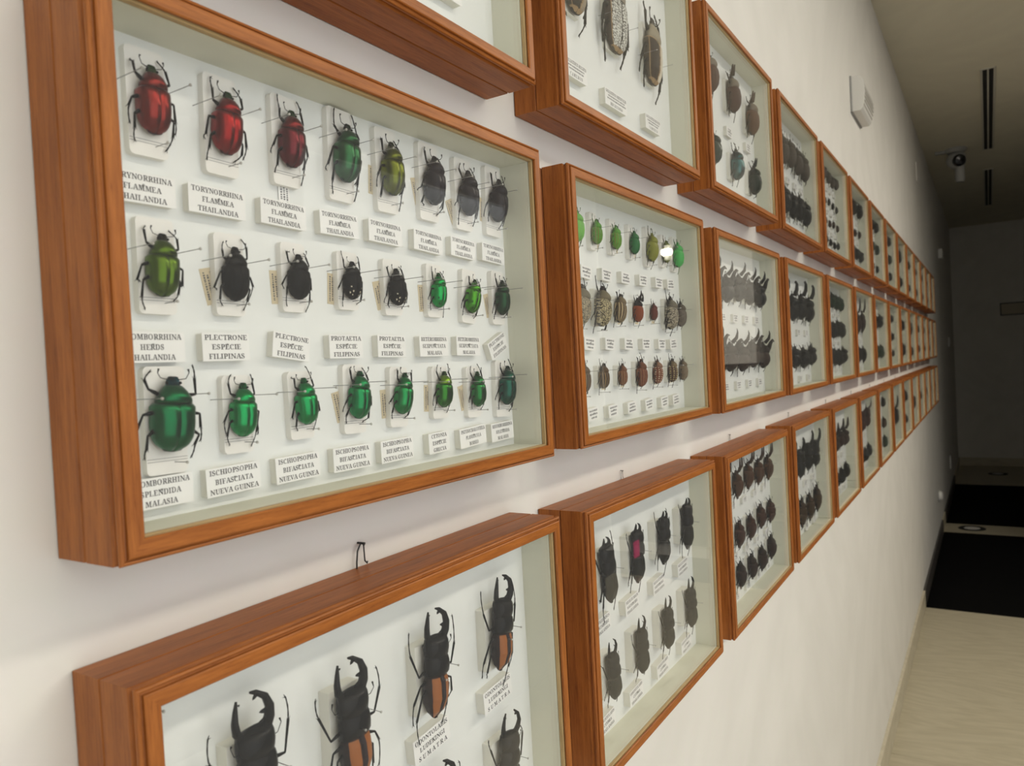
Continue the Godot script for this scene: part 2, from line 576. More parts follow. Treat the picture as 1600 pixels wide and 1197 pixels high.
func build_cases() -> void:
	var base := [Vector2(0, 0.0008), Vector2(0.0008, 0), Vector2(0.010, 0), Vector2(0.010, 0.0238), Vector2(0.0006, 0.0238), Vector2(0, 0.0232)]
	var lid := [Vector2(0, 0.0250), Vector2(0.0006, 0.0244), Vector2(0.010, 0.0244), Vector2(0.010, 0.0480), Vector2(0.0022, 0.0480), Vector2(0.0012, 0.0476), Vector2(0.0003, 0.0472), Vector2(0, 0.0466)]
	var front := [Vector2(0.0016, 0.0478), Vector2(0.0096, 0.0478), Vector2(0.0096, 0.0526), Vector2(0.0113, 0.0526), Vector2(0.0113, 0.0540), Vector2(0.0107, 0.0546), Vector2(0.0041, 0.0546), Vector2(0.0034, 0.0541), Vector2(0.0033, 0.0524), Vector2(0.0022, 0.0521), Vector2(0.0021, 0.0529), Vector2(0.0015, 0.0532), Vector2(0.0006, 0.0527), Vector2(0.0002, 0.0515), Vector2(0.0005, 0.0502), Vector2(0.0013, 0.0497), Vector2(0.0020, 0.0490)]
	var bead := [Vector2(0.0096, 0.0482), Vector2(0.0124, 0.0482), Vector2(0.0124, 0.0512), Vector2(0.0120, 0.0516), Vector2(0.0096, 0.0516)]
	var lining := [Vector2(0.010, BOARD_Z), Vector2(0.0122, BOARD_Z), Vector2(0.0122, 0.0476), Vector2(0.010, 0.0476)]
	var proto: Node3D = null
	for row in 3:
		for col in COLUMNS:
			var c := case_centre(row, col)
			var label := "glazed wooden insect case, %s, %s from the end wall" % [TIER[row], ORDINAL[COLUMNS - 1 - col]]
			var o: Node3D
			if proto == null:
				o = thing("display_case", label, "display case", Vector3.ZERO, PI / 2, "insect cases on the white wall")
				proto = o
				for k in 4:
					var len_: float = CASE_W if k % 2 == 0 else CASE_H
					var corner: Vector3 = [Vector3(-CASE_W / 2, -CASE_H / 2, 0), Vector3(CASE_W / 2, -CASE_H / 2, 0), Vector3(CASE_W / 2, CASE_H / 2, 0), Vector3(-CASE_W / 2, CASE_H / 2, 0)][k]
					var turn := Vector3(0, 0, PI / 2 * k)
					part("base_rail", rail("base", base, len_), M.case_wood, o, corner, turn)
					part("lid_rail", rail("lid", lid, len_), M.case_wood, o, corner, turn)
					part("front_moulding", rail("front", front, len_), M.case_wood, o, corner, turn)
					part("glazing_bead", rail("bead", bead, len_), M.bead_wood, o, corner, turn)
					part("lining", rail("lining", lining, len_), M.lining, o, corner, turn)
				part("back_board", chamfer_box(Vector3(CASE_W - 0.0202, CASE_H - 0.0202, 0.016), 0.0003), M.board_white, o, Vector3(0, 0, BOARD_Z - 0.008))
				part("glass_pane", chamfer_box(Vector3(CASE_W - 0.0205, CASE_H - 0.0205, 0.0018), 0.0001), M.glass, o, Vector3(0, 0, GLASS_Z - 0.0009 + 0.0009))
			else:
				o = proto.duplicate()
				o.name = numbered("display_case")
				add_child(o)
				o.set_meta("label", label)
			var fix: Array = {Vector2i(0, 0): [0.0011, 0.0011, 0.0006], Vector2i(0, 1): [-0.0027, -0.0006, 0.003], Vector2i(0, 2): [0.0015, 0.0006, 0.0053], Vector2i(0, 3): [0.0001, -0.0011, -0.0021], Vector2i(1, 1): [0.0002, 0.0005, 0.0032], Vector2i(1, 2): [0.0007, -0.0007, 0.0044], Vector2i(1, 3): [-0.0005, -0.0006, 0.0021], Vector2i(2, 0): [0.0009, 0.005, 0.0059], Vector2i(2, 1): [-0.0011, -0.0012, -0.004], Vector2i(2, 2): [0.0008, -0.0032, 0.0072], Vector2i(2, 3): [-0.001, -0.0007, 0.002]}.get(Vector2i(row, col), [0, 0, 0])
			o.position = wall_point(c.x + fix[0], c.y + fix[1], 0.0005)
			o.rotation = Vector3(0, PI / 2, 0)
			o.rotate_object_local(Vector3(0, 0, 1), fix[2])


# ------------------------------------------------------------------ beetles

# own axes: x across, y towards the head, z out of the board; the belly rests at z = 0

func curve_at(table: Array, t: float) -> float:
	for i in table.size() - 1:
		if t <= table[i + 1][0]:
			var f: float = (t - table[i][0]) / maxf(1e-6, table[i + 1][0] - table[i][0])
			f = clampf(f, 0, 1)
			return lerpf(table[i][1], table[i + 1][1], f)
	return table[-1][1]

const FORM := {
	"flower": {
		"body": [[-0.5, 0.08, 0.25], [-0.485, 0.40, 0.45], [-0.42, 0.66, 0.62], [-0.25, 0.84, 0.72], [0.0, 0.88, 0.76], [0.12, 0.82, 0.78], [0.13, 0.76, 0.80], [0.145, 0.86, 0.92], [0.19, 0.85, 0.99], [0.24, 0.76, 0.97], [0.30, 0.62, 0.88], [0.35, 0.48, 0.74], [0.375, 0.40, 0.62], [0.385, 0.33, 0.52], [0.42, 0.33, 0.47], [0.46, 0.29, 0.36], [0.49, 0.24, 0.26], [0.5, 0.15, 0.18]],
		"front": 0.15, "back": -0.49, "pron": 0.135, "head": 0.38,
		"w": [[0, 0.80], [0.03, 0.92], [0.08, 0.97], [0.25, 0.93], [0.5, 0.93], [0.72, 0.87], [0.86, 0.73], [0.95, 0.50], [1, 0.20]],
		"h": [[0, 0.86], [0.12, 1.0], [0.4, 1.06], [0.7, 0.98], [0.9, 0.76], [1, 0.45]],
	},
	"stag": {
		"body": [[-0.5, 0.05, 0.2], [-0.47, 0.3, 0.4], [-0.35, 0.6, 0.6], [-0.15, 0.76, 0.7], [0.0, 0.72, 0.72], [0.015, 0.68, 0.7], [0.03, 0.92, 0.84], [0.06, 0.98, 0.92], [0.12, 1.0, 0.95], [0.19, 0.98, 0.94], [0.235, 0.94, 0.88], [0.25, 0.89, 0.82], [0.265, 0.94, 0.86], [0.34, 1.0, 0.90], [0.42, 0.98, 0.86], [0.465, 0.93, 0.72], [0.49, 0.82, 0.52], [0.5, 0.5, 0.36]],
		"front": 0.03, "back": -0.5, "pron": 0.02, "head": 0.25,
		"w": [[0, 0.72], [0.06, 0.82], [0.3, 0.86], [0.6, 0.78], [0.82, 0.56], [0.94, 0.32], [1, 0.08]],
		"h": [[0, 0.78], [0.15, 0.9], [0.5, 0.95], [0.8, 0.75], [1, 0.35]],
	},
	"rhino": {
		"body": [[-0.5, 0.08, 0.3], [-0.47, 0.45, 0.5], [-0.36, 0.78, 0.7], [-0.15, 0.92, 0.8], [0.05, 0.88, 0.82], [0.065, 0.82, 0.82], [0.08, 0.92, 0.95], [0.18, 0.96, 1.08], [0.28, 0.80, 1.0], [0.35, 0.52, 0.8], [0.365, 0.34, 0.6], [0.43, 0.32, 0.5], [0.48, 0.22, 0.35], [0.5, 0.1, 0.25]],
		"front": 0.08, "back": -0.49, "pron": 0.07, "head": 0.36,
		"w": [[0, 0.86], [0.08, 0.97], [0.4, 1.0], [0.7, 0.88], [0.9, 0.56], [1, 0.16]],
		"h": [[0, 0.9], [0.2, 1.05], [0.5, 1.08], [0.8, 0.85], [1, 0.42]],
	},
	"long": {
		"body": [[-0.5, 0.04, 0.2], [-0.44, 0.25, 0.4], [-0.25, 0.6, 0.65], [0.0, 0.85, 0.75], [0.14, 0.88, 0.78], [0.155, 0.82, 0.76], [0.17, 0.92, 0.86], [0.24, 0.86, 0.9], [0.32, 0.68, 0.75], [0.345, 0.6, 0.65], [0.36, 0.52, 0.55], [0.42, 0.48, 0.45], [0.47, 0.36, 0.3], [0.5, 0.16, 0.2]],
		"front": 0.17, "back": -0.5, "pron": 0.16, "head": 0.35,
		"w": [[0, 0.88], [0.05, 0.98], [0.3, 0.95], [0.6, 0.75], [0.85, 0.4], [1, 0.06]],
		"h": [[0, 0.86], [0.15, 1.0], [0.5, 0.95], [0.8, 0.7], [1, 0.3]],
	},
}


func pattern(kind: String, colors: Dictionary, s: float, a: float, p: Vector3, length: float, sx: float) -> Color:
	# colour of the wing case at share s from front to tip and angle a from the middle seam
	var c: Color = colors.wing
	match kind:
		"orange":
			if a < 0.20 or a > 1.05 or s > 0.97 or s < 0.02:
				c = colors.mark
		"net":
			var q := p / length * 30.0
			var v := cells.get_noise_3d(q.x, q.y, 3.0)
			if v < -0.80 or s < 0.05 or a < 0.05:
				c = colors.mark
			var rim := 1.15 if sx < 0 else 1.3
			if a > rim:
				c = colors.flank
			if absf(a - rim) < 0.07 or s > 0.93:
				c = colors.edge
		"bordered":
			var rim := 1.2 if sx < 0 else 0.14 + 0.10 * noise.get_noise_2d(s * 34.0, 1.0)
			if a > rim:
				c = colors.flank if sx < 0 else colors.pale
			if absf(a - rim) < 0.055 or s > 0.92 or s < 0.04:
				c = colors.edge
		"speckle":
			var q := p / length * 40.0
			var v := noise.get_noise_3d(q.x * 1.2, q.y, 5.0) + 0.5 * noise.get_noise_3d(q.x * 2.7, q.y * 2.3, 9.0)
			if v > 0.05:
				c = colors.mark
		"spots":
			for d in colors.dots:
				if Vector2(s - d[0], (a - d[1]) * 0.4).length() < d[2]:
					c = colors.mark
		"stripe":
			if sin(a * 11.0) > 0.35 and a > 0.15:
				c = colors.mark
		"rows":
			if sin(a * 9.0) > 0.2 and sin(s * 46.0) > 0.1:
				c = colors.mark
	return c


func beetle_body(key: String, d: Dictionary) -> ArrayMesh:
	if meshes.has(key):
		return meshes[key]
	var form: Dictionary = FORM[d.form]
	var length: float = d.len
	var hw: float = d.width / 2
	var height: float = d.height
	var fine: bool = d.get("fine", true)
	var sides := 16 if fine else 10
	var rng := RandomNumberGenerator.new()
	rng.seed = d.get("seed", 1)
	var st := begin()
	var idx := 0
	var rings: Array = form.body
	for ring in rings:
		var y: float = ring[0] * length
		var w: float = ring[1] * hw * 0.97
		var h: float = ring[2] * height
		for k in sides:
			var t := TAU * k / sides
			var cx := cos(t)
			var sz := sin(t)
			var z := height * 0.42 + (h - height * 0.42 if sz > 0 else minf(height * 0.36, h * 0.5)) * signf(sz) * pow(absf(sz), 0.85)
			var c: Color = d.colors.belly
			if ring[0] > form.head - 0.002:
				c = d.colors.head
			elif ring[0] > form.pron:
				c = d.colors.pron
				if sz < 0.1:
					c = d.colors.pron.lerp(d.colors.leg, 0.7)
			st.set_color(c)
			st.add_vertex(Vector3(w * signf(cx) * pow(absf(cx), 0.9), y, z))
	for i in rings.size() - 1:
		for k in sides:
			var k2 := (k + 1) % sides
			var p := i * sides
			for t in [p + k, p + sides + k, p + k2, p + k2, p + sides + k, p + sides + k2]:
				st.add_index(t)
	idx = rings.size() * sides
	for end in 2:
		st.set_color(d.colors.belly if end == 0 else d.colors.head)
		st.add_vertex(Vector3(0, (rings[0][0] if end == 0 else rings[-1][0]) * length, height * 0.42))
		for k in sides:
			var k2 := (k + 1) % sides
			var p: int = 0 if end == 0 else (rings.size() - 1) * sides
			for t in ([idx, p + k, p + k2] if end == 0 else [idx, p + k2, p + k]):
				st.add_index(t)
		idx += 1
	# eyes
	var lr: float = d.get("leg_r", 0.021) * length
	var lc: Color = d.colors.leg
	var ls := 6 if fine else 4
	for sx in [-1.0, 1.0]:
		var ex: float = curve_at(rings.map(func(r): return [r[0], r[1]]), form.head + 0.03) * hw
		var e := Vector3(sx * ex * 0.95, (form.head + 0.035) * length, height * 0.45)
		idx = tube_into(st, [e - Vector3(0, lr, 0), e, e + Vector3(0, lr, 0)], [lr * 0.6, lr * 1.2, lr * 0.6], 6, lc, idx)
		# antennae with a small club
		if fine:
			var a0 := Vector3(sx * ex * 0.7, (form.head + 0.075) * length, height * 0.4)
			var out := 0.10 + rng.randf() * 0.05
			var pts := [a0, a0 + Vector3(sx * out * 0.8, 0.02, 0.02) * length, a0 + Vector3(sx * (out * 1.1), 0.07 + rng.randf() * 0.04, 0.03) * length, a0 + Vector3(sx * out, 0.12 + rng.randf() * 0.03, 0.03) * length]
			idx = tube_into(st, pts, [lr * 0.35, lr * 0.3, lr * 0.3, lr * 0.75], 5, lc, idx)
		# legs: [root x, root y], [knee], [ankle], [toe]; across in half widths, along in lengths
		var spread: float = d.get("spread", 1.0)
		var poses := [
			[Vector2(0.50, 0.24), Vector2(0.80 + 0.35 * spread, 0.30), Vector2(0.72 + 0.40 * spread, 0.47), Vector2(0.55 + 0.45 * spread, 0.62)],
			[Vector2(0.70, 0.03), Vector2(1.10 + 0.28 * spread, -0.02), Vector2(1.12 + 0.52 * spread, -0.22), Vector2(1.10 + 0.45 * spread, -0.36)],
			[Vector2(0.60, -0.15), Vector2(1.08 + 0.16 * spread, -0.26), Vector2(0.95 + 0.30 * spread, -0.46), Vector2(0.70 + 0.42 * spread, -0.62)],
		]
		if d.form == "stag":
			poses = [
				[Vector2(0.7, 0.12), Vector2(1.1 + 0.4 * spread, 0.10), Vector2(1.1 + 0.9 * spread, 0.32), Vector2(1.05 + 1.0 * spread, 0.52)],
				[Vector2(0.6, -0.02), Vector2(1.1 + 0.3 * spread, -0.06), Vector2(1.1 + 0.6 * spread, -0.27), Vector2(1.0 + 0.65 * spread, -0.42)],
				[Vector2(0.5, -0.10), Vector2(1.0 + 0.2 * spread, -0.16), Vector2(0.95 + 0.4 * spread, -0.42), Vector2(0.8 + 0.3 * spread, -0.64)],
			]
		for n in 3:
			var pose: Array = poses[n]
			var pts := []
			for j in 4:
				var jit: float = 0.0 if j == 0 else 0.035 * j
				var q: Vector2 = pose[j]
				pts.append(Vector3(sx * (q.x + rng.randf_range(-jit, jit) * 2.0) * hw, (q.y + rng.randf_range(-jit, jit)) * length, height * [0.34, 0.42, 0.26, 0.12][j]))
			var claw: Vector3 = pts[3] + Vector3(-sx * 0.02 * length + rng.randf_range(-0.02, 0.02) * length, (0.03 if n == 0 else -0.035) * length, -height * 0.02)
			idx = tube_into(st, [pts[0], pts[0].lerp(pts[1], 0.5), pts[1]], [lr * 1.3, lr * 1.45, lr * 0.8], ls, lc, idx)
			idx = tube_into(st, [pts[1], pts[1].lerp(pts[2], 0.7), pts[2]], [lr * 0.7, lr * 0.95, lr * 1.05], ls, lc, idx)
			if fine:
				var toe := []
				var rad := []
				for j in 6:
					var f := j / 5.0
					toe.append(pts[2].lerp(pts[3], f) + Vector3(sx * sin(f * PI) * 0.012 * length, 0, 0))
					rad.append(lr * (0.42 if j % 2 == 0 else 0.6))
				toe.append(claw)
				rad.append(lr * 0.2)
				idx = tube_into(st, toe, rad, 5, lc, idx)
				idx = tube_into(st, [pts[3], pts[3] + (claw - pts[3]).rotated(Vector3(0, 0, 1), sx * 0.9)], [lr * 0.35, lr * 0.12], 4, lc, idx)
				# spines at the end of the shin
				var axis: Vector3 = (pts[2] - pts[1]).normalized()
				for j in [-1.0, 1.0]:
					idx = tube_into(st, [pts[2] - axis * lr, pts[2] + axis * lr * 1.6 + Vector3(j * lr * 1.6, 0, 0)], [lr * 0.5, lr * 0.1], 4, lc, idx)
			else:
				idx = tube_into(st, [pts[2], pts[3]], [lr * 0.6, lr * 0.35], 4, lc, idx)
	# jaws of stag beetles: [[across, along, out] ...] in half widths and lengths, one list for each side
	if d.has("jaws"):
		for sx in [-1.0, 1.0]:
			var jaw: Array = d.jaws[0 if sx < 0 else 1]
			var pts := []
			var rad := []
			for j in jaw.size():
				pts.append(Vector3(sx * jaw[j][0] * hw, (0.46 + jaw[j][1]) * length, height * (0.42 + 0.12 * sin(j * 0.7))))
				rad.append(jaw[j][2] * hw)
			idx = tube_into(st, pts, rad, 8 if fine else 5, d.colors.head, idx)
			for t in d.get("teeth", [[], []])[0 if sx < 0 else 1]:
				var p0 := Vector3(sx * t[0] * hw, (0.46 + t[1]) * length, height * 0.45)
				var p1 := Vector3(sx * t[2] * hw, (0.46 + t[3]) * length, height * 0.47)
				idx = tube_into(st, [p0, p0.lerp(p1, 0.6), p1], [t[4] * hw, t[4] * hw * 0.7, t[4] * hw * 0.12], 6, d.colors.head, idx)
	# horns: each a list of [across, along, height, radius]
	for horn in d.get("horns", []):
		var pts := []
		var rad := []
		for j in horn:
			pts.append(Vector3(j[0] * hw, j[1] * length, minf(j[2], 0.62 + j[2] * 0.3) * height))
			rad.append(j[3] * hw)
		idx = tube_into(st, pts, rad, 8 if fine else 5, d.colors.head, idx)
	st.generate_normals()
	meshes[key] = st.commit()
	return meshes[key]


func wing_case(key: String, d: Dictionary, sx: float) -> ArrayMesh:
	key = "%s wing %d" % [key, int(sx)]
	if meshes.has(key):
		return meshes[key]
	var form: Dictionary = FORM[d.form]
	var length: float = d.len
	var hw: float = d.width / 2
	var height: float = d.height
	var kind: String = d.get("pattern", "plain")
	var fine: bool = d.get("fine", true)
	var dense := kind in ["net", "bordered", "speckle", "spots", "stripe", "rows", "orange"]
	var ns := (64 if dense else 16) if fine else 9
	var na := (34 if dense else 12) if fine else 6
	var st := begin()
	var ridge: float = d.get("ridge", 0.0)
	for i in ns + 2:
		var s := clampf((i - 1) / float(ns), 0, 1)
		# finer steps towards the tip
		var sm := 1.0 - pow(1.0 - s, 1.25)
		var y: float = lerpf(form.front, form.back, sm) * length
		var w: float = curve_at(form.w, sm) * hw
		var h: float = curve_at(form.h, sm) * height
		var shrink := 0.8 if i == 0 else 1.0
		for j in na + 1:
			var a := 2.0 * j / na
			var x := w * pow(sin(minf(a, PI / 2)), 0.9) if a < PI / 2 else w * (1.0 - 0.10 * (a - PI / 2))
			var up := cos(a)
			var z := height * 0.42 + (h - height * 0.42) * (pow(up, 0.8) if up > 0 else up * 1.2)
			z -= height * 0.06 * exp(-pow(a / 0.10, 2))
			if ridge > 0:
				z += ridge * height * cos(a * 12.0) * sin(minf(PI, sm * PI * 1.05))
			z = lerpf(height * 0.42, z, shrink)
			var p := Vector3(sx * (x * shrink + 0.0001), y, z)
			var c := pattern(kind, d.colors, sm, a, p, length, sx)
			st.set_color(c)
			st.add_vertex(p)
	for i in ns + 1:
		for j in na:
			var p := i * (na + 1) + j
			var q := p + na + 1
			for t in ([p, p + 1, q, p + 1, q + 1, q] if sx < 0 else [p, q, p + 1, p + 1, q, q + 1]):
				st.add_index(t)
	st.generate_normals()
	meshes[key] = st.commit()
	return meshes[key]


func beetle(called: String, key: String, d: Dictionary, label: String, group: String, at: Vector3, tilt_deg: float) -> Node3D:
	var o := thing(called, label, "beetle", at, PI / 2, group)
	o.rotate_object_local(Vector3(0, 0, 1), -deg_to_rad(tilt_deg))
	part("body", beetle_body(key, d), M[d.get("skin", "chitin_gloss")], o)
	for sx in [-1.0, 1.0]:
		part("wing_case", wing_case(key, d, sx), M[d.get("wing_skin", d.get("skin", "chitin_gloss"))], o)
	return o


func hue(wing: Color, dark := 0.0) -> Dictionary:
	var black := Color(0.005, 0.005, 0.006)
	return {"wing": wing, "pron": wing.lerp(black, dark), "head": wing.lerp(black, 0.5), "leg": black, "belly": black.lerp(wing, 0.15), "mark": Color(0.6, 0.5, 0.3), "edge": Color(0.3, 0.2, 0.1), "pale": Color(0.7, 0.68, 0.6)}


# ------------------------------------------------------------------ cards, labels and pins

func pin(at: Vector3, tall: float, label: String, group: String) -> void:
	var o := thing("insect_pin", label, "pin", at, PI / 2, group)
	part("shaft", tube_mesh("shaft%.4f" % tall, [Vector3(0, 0, 0), Vector3(0, 0, tall)], [0.00024, 0.00024], 6), M.pin_steel, o)
	part("head", tube_mesh("pinhead", [Vector3(0, 0, -0.0008), Vector3(0, 0, -0.0004), Vector3(0, 0, 0.0002), Vector3(0, 0, 0.0006)], [0.0004, 0.0008, 0.0008, 0.0003], 8), M.pin_head, o, Vector3(0, 0, tall))


func text_mesh(words: String, width: float, height := 0.0) -> Dictionary:
	var key := "text %s %.4f" % [words, width]
	if not meshes.has(key):
		var f := SystemFont.new()
		f.font_names = PackedStringArray(["Droid Serif"])
		f.font_weight = 700
		var t := TextMesh.new()
		t.text = words
		t.font = f
		t.font_size = 24
		t.pixel_size = 0.0005
		t.depth = 0.0
		t.curve_step = 6.0
		t.line_spacing = 2.0
		t.horizontal_alignment = HORIZONTAL_ALIGNMENT_CENTER
		var box := t.get_aabb()
		meshes[key] = [t, width / maxf(box.size.x, 0.001), (height / box.size.y) if height > 0 else 0.0]
	var m: Array = meshes[key]
	return {"mesh": m[0], "sx": m[1], "sy": m[2] if m[2] > 0 else m[1]}


func print_marks(lines: int, width: float, pitch: float, seed_: int) -> ArrayMesh:
	# print too small to read: short strokes in rows
	var key := "marks%d %.4f %.4f %d" % [lines, width, pitch, seed_]
	if meshes.has(key):
		return meshes[key]
	var rng := RandomNumberGenerator.new()
	rng.seed = seed_
	var st := begin()
	for n in lines:
		var share := rng.randf_range(0.55, 0.95)
		var x := -width / 2 * share
		var y := (lines - 1) * pitch / 2 - n * pitch
		while x < width / 2 * share:
			var w := rng.randf_range(0.25, 0.5) * pitch
			var h := pitch * rng.randf_range(0.4, 0.6)
			quad(st, Vector3(x, y - h / 2, 0), Vector3(x + w, y - h / 2, 0), Vector3(x + w, y + h / 2, 0), Vector3(x, y + h / 2, 0), Vector3(0, 0, 1))
			x += w + pitch * rng.randf_range(0.12, 0.3)
	meshes[key] = st.commit()
	return meshes[key]


# a paper name label on a foam block
func name_label(at: Vector3, size: Vector2, thick: float, words: String, label: String, group: String, tilt_deg := 0.0, marks_seed := 0) -> void:
	var o := thing("name_label", label, "label", at, PI / 2, group)
	o.rotate_object_local(Vector3(0, 0, 1), deg_to_rad(tilt_deg))
	part("foam_block", chamfer_box(Vector3(size.x * 0.96, size.y * 0.94, thick), 0.0003), M.foam, o, Vector3(0, 0, thick / 2))
	part("paper", chamfer_box(Vector3(size.x, size.y, 0.0004), 0.0001), M.paper, o, Vector3(0, 0, thick + 0.0002))
	if words:
		var t := text_mesh(words, size.x * 0.9 if words.length() > 26 else size.x * 0.74, size.y * 0.84)
		var p := part("lettering", t.mesh, M.ink, o, Vector3(0, 0, thick + 0.00046))
		p.scale = Vector3(t.sx, t.sy, 1)
	else:
		part("lettering", print_marks(3, size.x * 0.8, size.y * 0.27, marks_seed), M.grey_ink, o, Vector3(0, 0, thick + 0.00046))
	part("pin_head", tube_mesh("labelpin", [Vector3(0, 0, 0), Vector3(0, 0, 0.0012), Vector3(0, 0, 0.0018)], [0.0003, 0.0006, 0.0003], 6), M.pin_steel, o, Vector3(0, size.y * 0.08, thick + 0.0003))


func mounting_card(at: Vector3, size: Vector2, thick: float, label: String, group: String, tilt_deg := 0.0, ruled := true, called := "mounting_card") -> void:
	var o := thing(called, label, "card" if called == "mounting_card" else "block", at, PI / 2, group)
	o.rotate_object_local(Vector3(0, 0, 1), deg_to_rad(tilt_deg))
	part("card" if ruled else "foam_block", plate("card%.4f %.4f %.4f" % [size.x, size.y, thick], rounded_rect(size.x, size.y, 0.0025 if ruled else 0.0008), 0, thick), M.card if ruled else M.foam, o)
	if ruled:
		for k in 2:
			part("ruled_line", chamfer_box(Vector3(size.x * 0.98, 0.00022, 0.00005), 0.00001), M.grey_ink, o, Vector3(0, -size.y * 0.5 + 0.0082 - k * 0.0014, thick + 0.00004))


func data_label(at: Vector3, size: Vector2, label: String, group: String, tilt_deg: float, seed_: int, pale := false) -> void:
	var o := thing("data_label", label, "label", at, PI / 2, group)
	o.rotate_object_local(Vector3(0, 0, 1), deg_to_rad(tilt_deg))
	part("paper", chamfer_box(Vector3(size.x, size.y, 0.0004), 0.0001), M.paper if pale else M.tan_paper, o, Vector3(0, 0, 0.0002))
	part("lettering", print_marks(3, size.y * 0.9, size.x * 0.26, seed_), M.grey_ink, o, Vector3(0, 0, 0.00045), Vector3(0, 0, PI / 2))


# ------------------------------------------------------------------ the case of flower beetles (middle tier, fourteenth from the end wall)

const FLOWER_X := [-0.150, -0.1067, -0.0612, -0.0157, 0.0284, 0.0757, 0.120, 0.163]
const ROW_WORD := ["upper", "middle", "lower"]

func build_flower_case() -> void:
	var where := case_words(1, 0)
	var metal := "chitin_metal"
	var red := Color(0.19, 0.011, 0.009)
	var green := Color(0.02, 0.30, 0.06)
	var emerald := Color(0.006, 0.22, 0.055)
	var black := Color(0.006, 0.005, 0.006)
	var dots := [[0.55, 0.75, 0.03], [0.72, 0.45, 0.035], [0.78, 0.9, 0.04], [0.86, 0.5, 0.03]]
	# [length, width share, height share, look, colour, pronotum darkening, skin, tilt, y, form extras]
	var rows := [
		[[0.0345, 0.53, "dark red", Color(0.17, 0.018, 0.014), 0.0, metal, 0, {"head": Color(0.03, 0.10, 0.02)}], [0.0350, 0.53, "crimson", red, 0.0, metal, 5, {"head": Color(0.03, 0.10, 0.02)}], [0.0345, 0.53, "purple red", Color(0.10, 0.012, 0.018), 0.0, metal, 3, {"pron": Color(0.15, 0.015, 0.015), "head": Color(0.03, 0.10, 0.02)}], [0.0385, 0.52, "blue green", Color(0.022, 0.09, 0.032), 0.2, metal, 6, {}], [0.0375, 0.50, "olive green", Color(0.095, 0.11, 0.008), 0.0, metal, 1, {}], [0.0373, 0.54, "violet black", Color(0.006, 0.004, 0.009), 0.0, "chitin_gloss", 6, {}], [0.0365, 0.55, "blue black", Color(0.005, 0.005, 0.010), 0.0, "chitin_gloss", 3, {}], [0.0375, 0.54, "slate black", Color(0.005, 0.006, 0.009), 0.0, "chitin_gloss", 10, {}]],
		[[0.0320, 0.56, "olive green", Color(0.07, 0.12, 0.008), 0.0, metal, 3, {"head": Color(0.02, 0.02, 0.008)}], [0.0300, 0.55, "matt black", black, 0.0, "chitin_satin", 3, {}], [0.0275, 0.57, "small matt black", black, 0.0, "chitin_satin", 3, {}], [0.0250, 0.60, "black white-spotted", black, 0.0, "chitin_satin", 4, {"mark": Color(0.62, 0.56, 0.42)}], [0.0260, 0.62, "black pale-spotted", black, 0.0, "chitin_satin", -2, {"mark": Color(0.62, 0.56, 0.42)}], [0.0265, 0.55, "bright emerald black-spotted", Color(0.006, 0.25, 0.05), 0.0, metal, 4, {"mark": Color(0.005, 0.02, 0.008)}], [0.0285, 0.56, "grass green black-spotted", Color(0.05, 0.21, 0.012), 0.0, metal, 18, {"mark": Color(0.005, 0.02, 0.008)}], [0.0300, 0.52, "dull dark green", Color(0.014, 0.05, 0.022), 0.0, metal, 5, {}]],
		[[0.0380, 0.66, "big dark emerald", Color(0.005, 0.10, 0.035), 0.0, metal, 4, {"head": Color(0.006, 0.05, 0.07)}], [0.0300, 0.56, "emerald", emerald, 0.0, metal, 3, {}], [0.0285, 0.55, "emerald", emerald, 0.0, metal, -4, {}], [0.0315, 0.55, "deep green", Color(0.006, 0.17, 0.05), 0.0, metal, 6, {}], [0.0295, 0.54, "glossy green", Color(0.008, 0.18, 0.045), 0.0, metal, 11, {}], [0.0275, 0.58, "green bronze", Color(0.02, 0.13, 0.015), 0.0, metal, 5, {"pron": Color(0.16, 0.30, 0.015)}], [0.0285, 0.52, "slim green", Color(0.015, 0.13, 0.03), 0.0, metal, 0, {}], [0.0335, 0.56, "dark blue green", Color(0.008, 0.07, 0.045), 0.0, metal, 8, {}]],
	]
	var ys := [0.0885, 0.0060, -0.0690]
	var label_y := [0.0440, -0.0350, -0.1075]
	var tf := "TORYNORRHINA\nFLAMMEA\nTHAILANDIA"
	var words := [
		[tf, tf, tf, tf, tf, tf, tf, tf],
		["RHOMBORRHINA\nHERDS\nTHAILANDIA", "PLECTRONE\nESPECIE\nFILIPINAS", "PLECTRONE\nESPECIE\nFILIPINAS", "PROTAETIA\nESPECIE\nFILIPINAS", "PROTAETIA\nESPECIE\nFILIPINAS", "HETERORRHINA\nSEXPUNCTATA\nMALASIA", "HETERORRHINA\nSEXPUNCTATA\nMALASIA", "PLECTRONE\nESPECIE\nFILIPINAS"],
		["RHOMBORRHINA\nSPLENDIDA\nMALASIA", "ISCHIOPSOPHA\nBIFASCIATA\nNUEVA GUINEA", "ISCHIOPSOPHA\nBIFASCIATA\nNUEVA GUINEA", "ISCHIOPSOPHA\nBIFASCIATA\nNUEVA GUINEA", "ISCHIOPSOPHA\nBIFASCIATA\nNUEVA GUINEA", "CETONIA\nESPECIE\nGRECIA", "PSEUDOCHALCOTHEA\nPLANIUSCULA\nBORNEO", "RHOMBORRHINA\nSPLENDIDA\nMALASIA"],
	]
	var label_tilt := [[0, -1, -2, 0, -2, -3, -3, -3], [0, 0, -8, 0, -1, 0, -1, 24], [0, 1, 1, 0, 1, 2, 3, 2]]
	var label_w := [[0.036, 0.036, 0.034, 0.034, 0.034, 0.034, 0.033, 0.033], [0.036, 0.030, 0.028, 0.030, 0.029, 0.034, 0.032, 0.028], [0.036, 0.035, 0.034, 0.034, 0.034, 0.025, 0.036, 0.034]]
	var data := [[], [1, 2, 3, 4, 5, 7], [3, 4, 5, 6]]
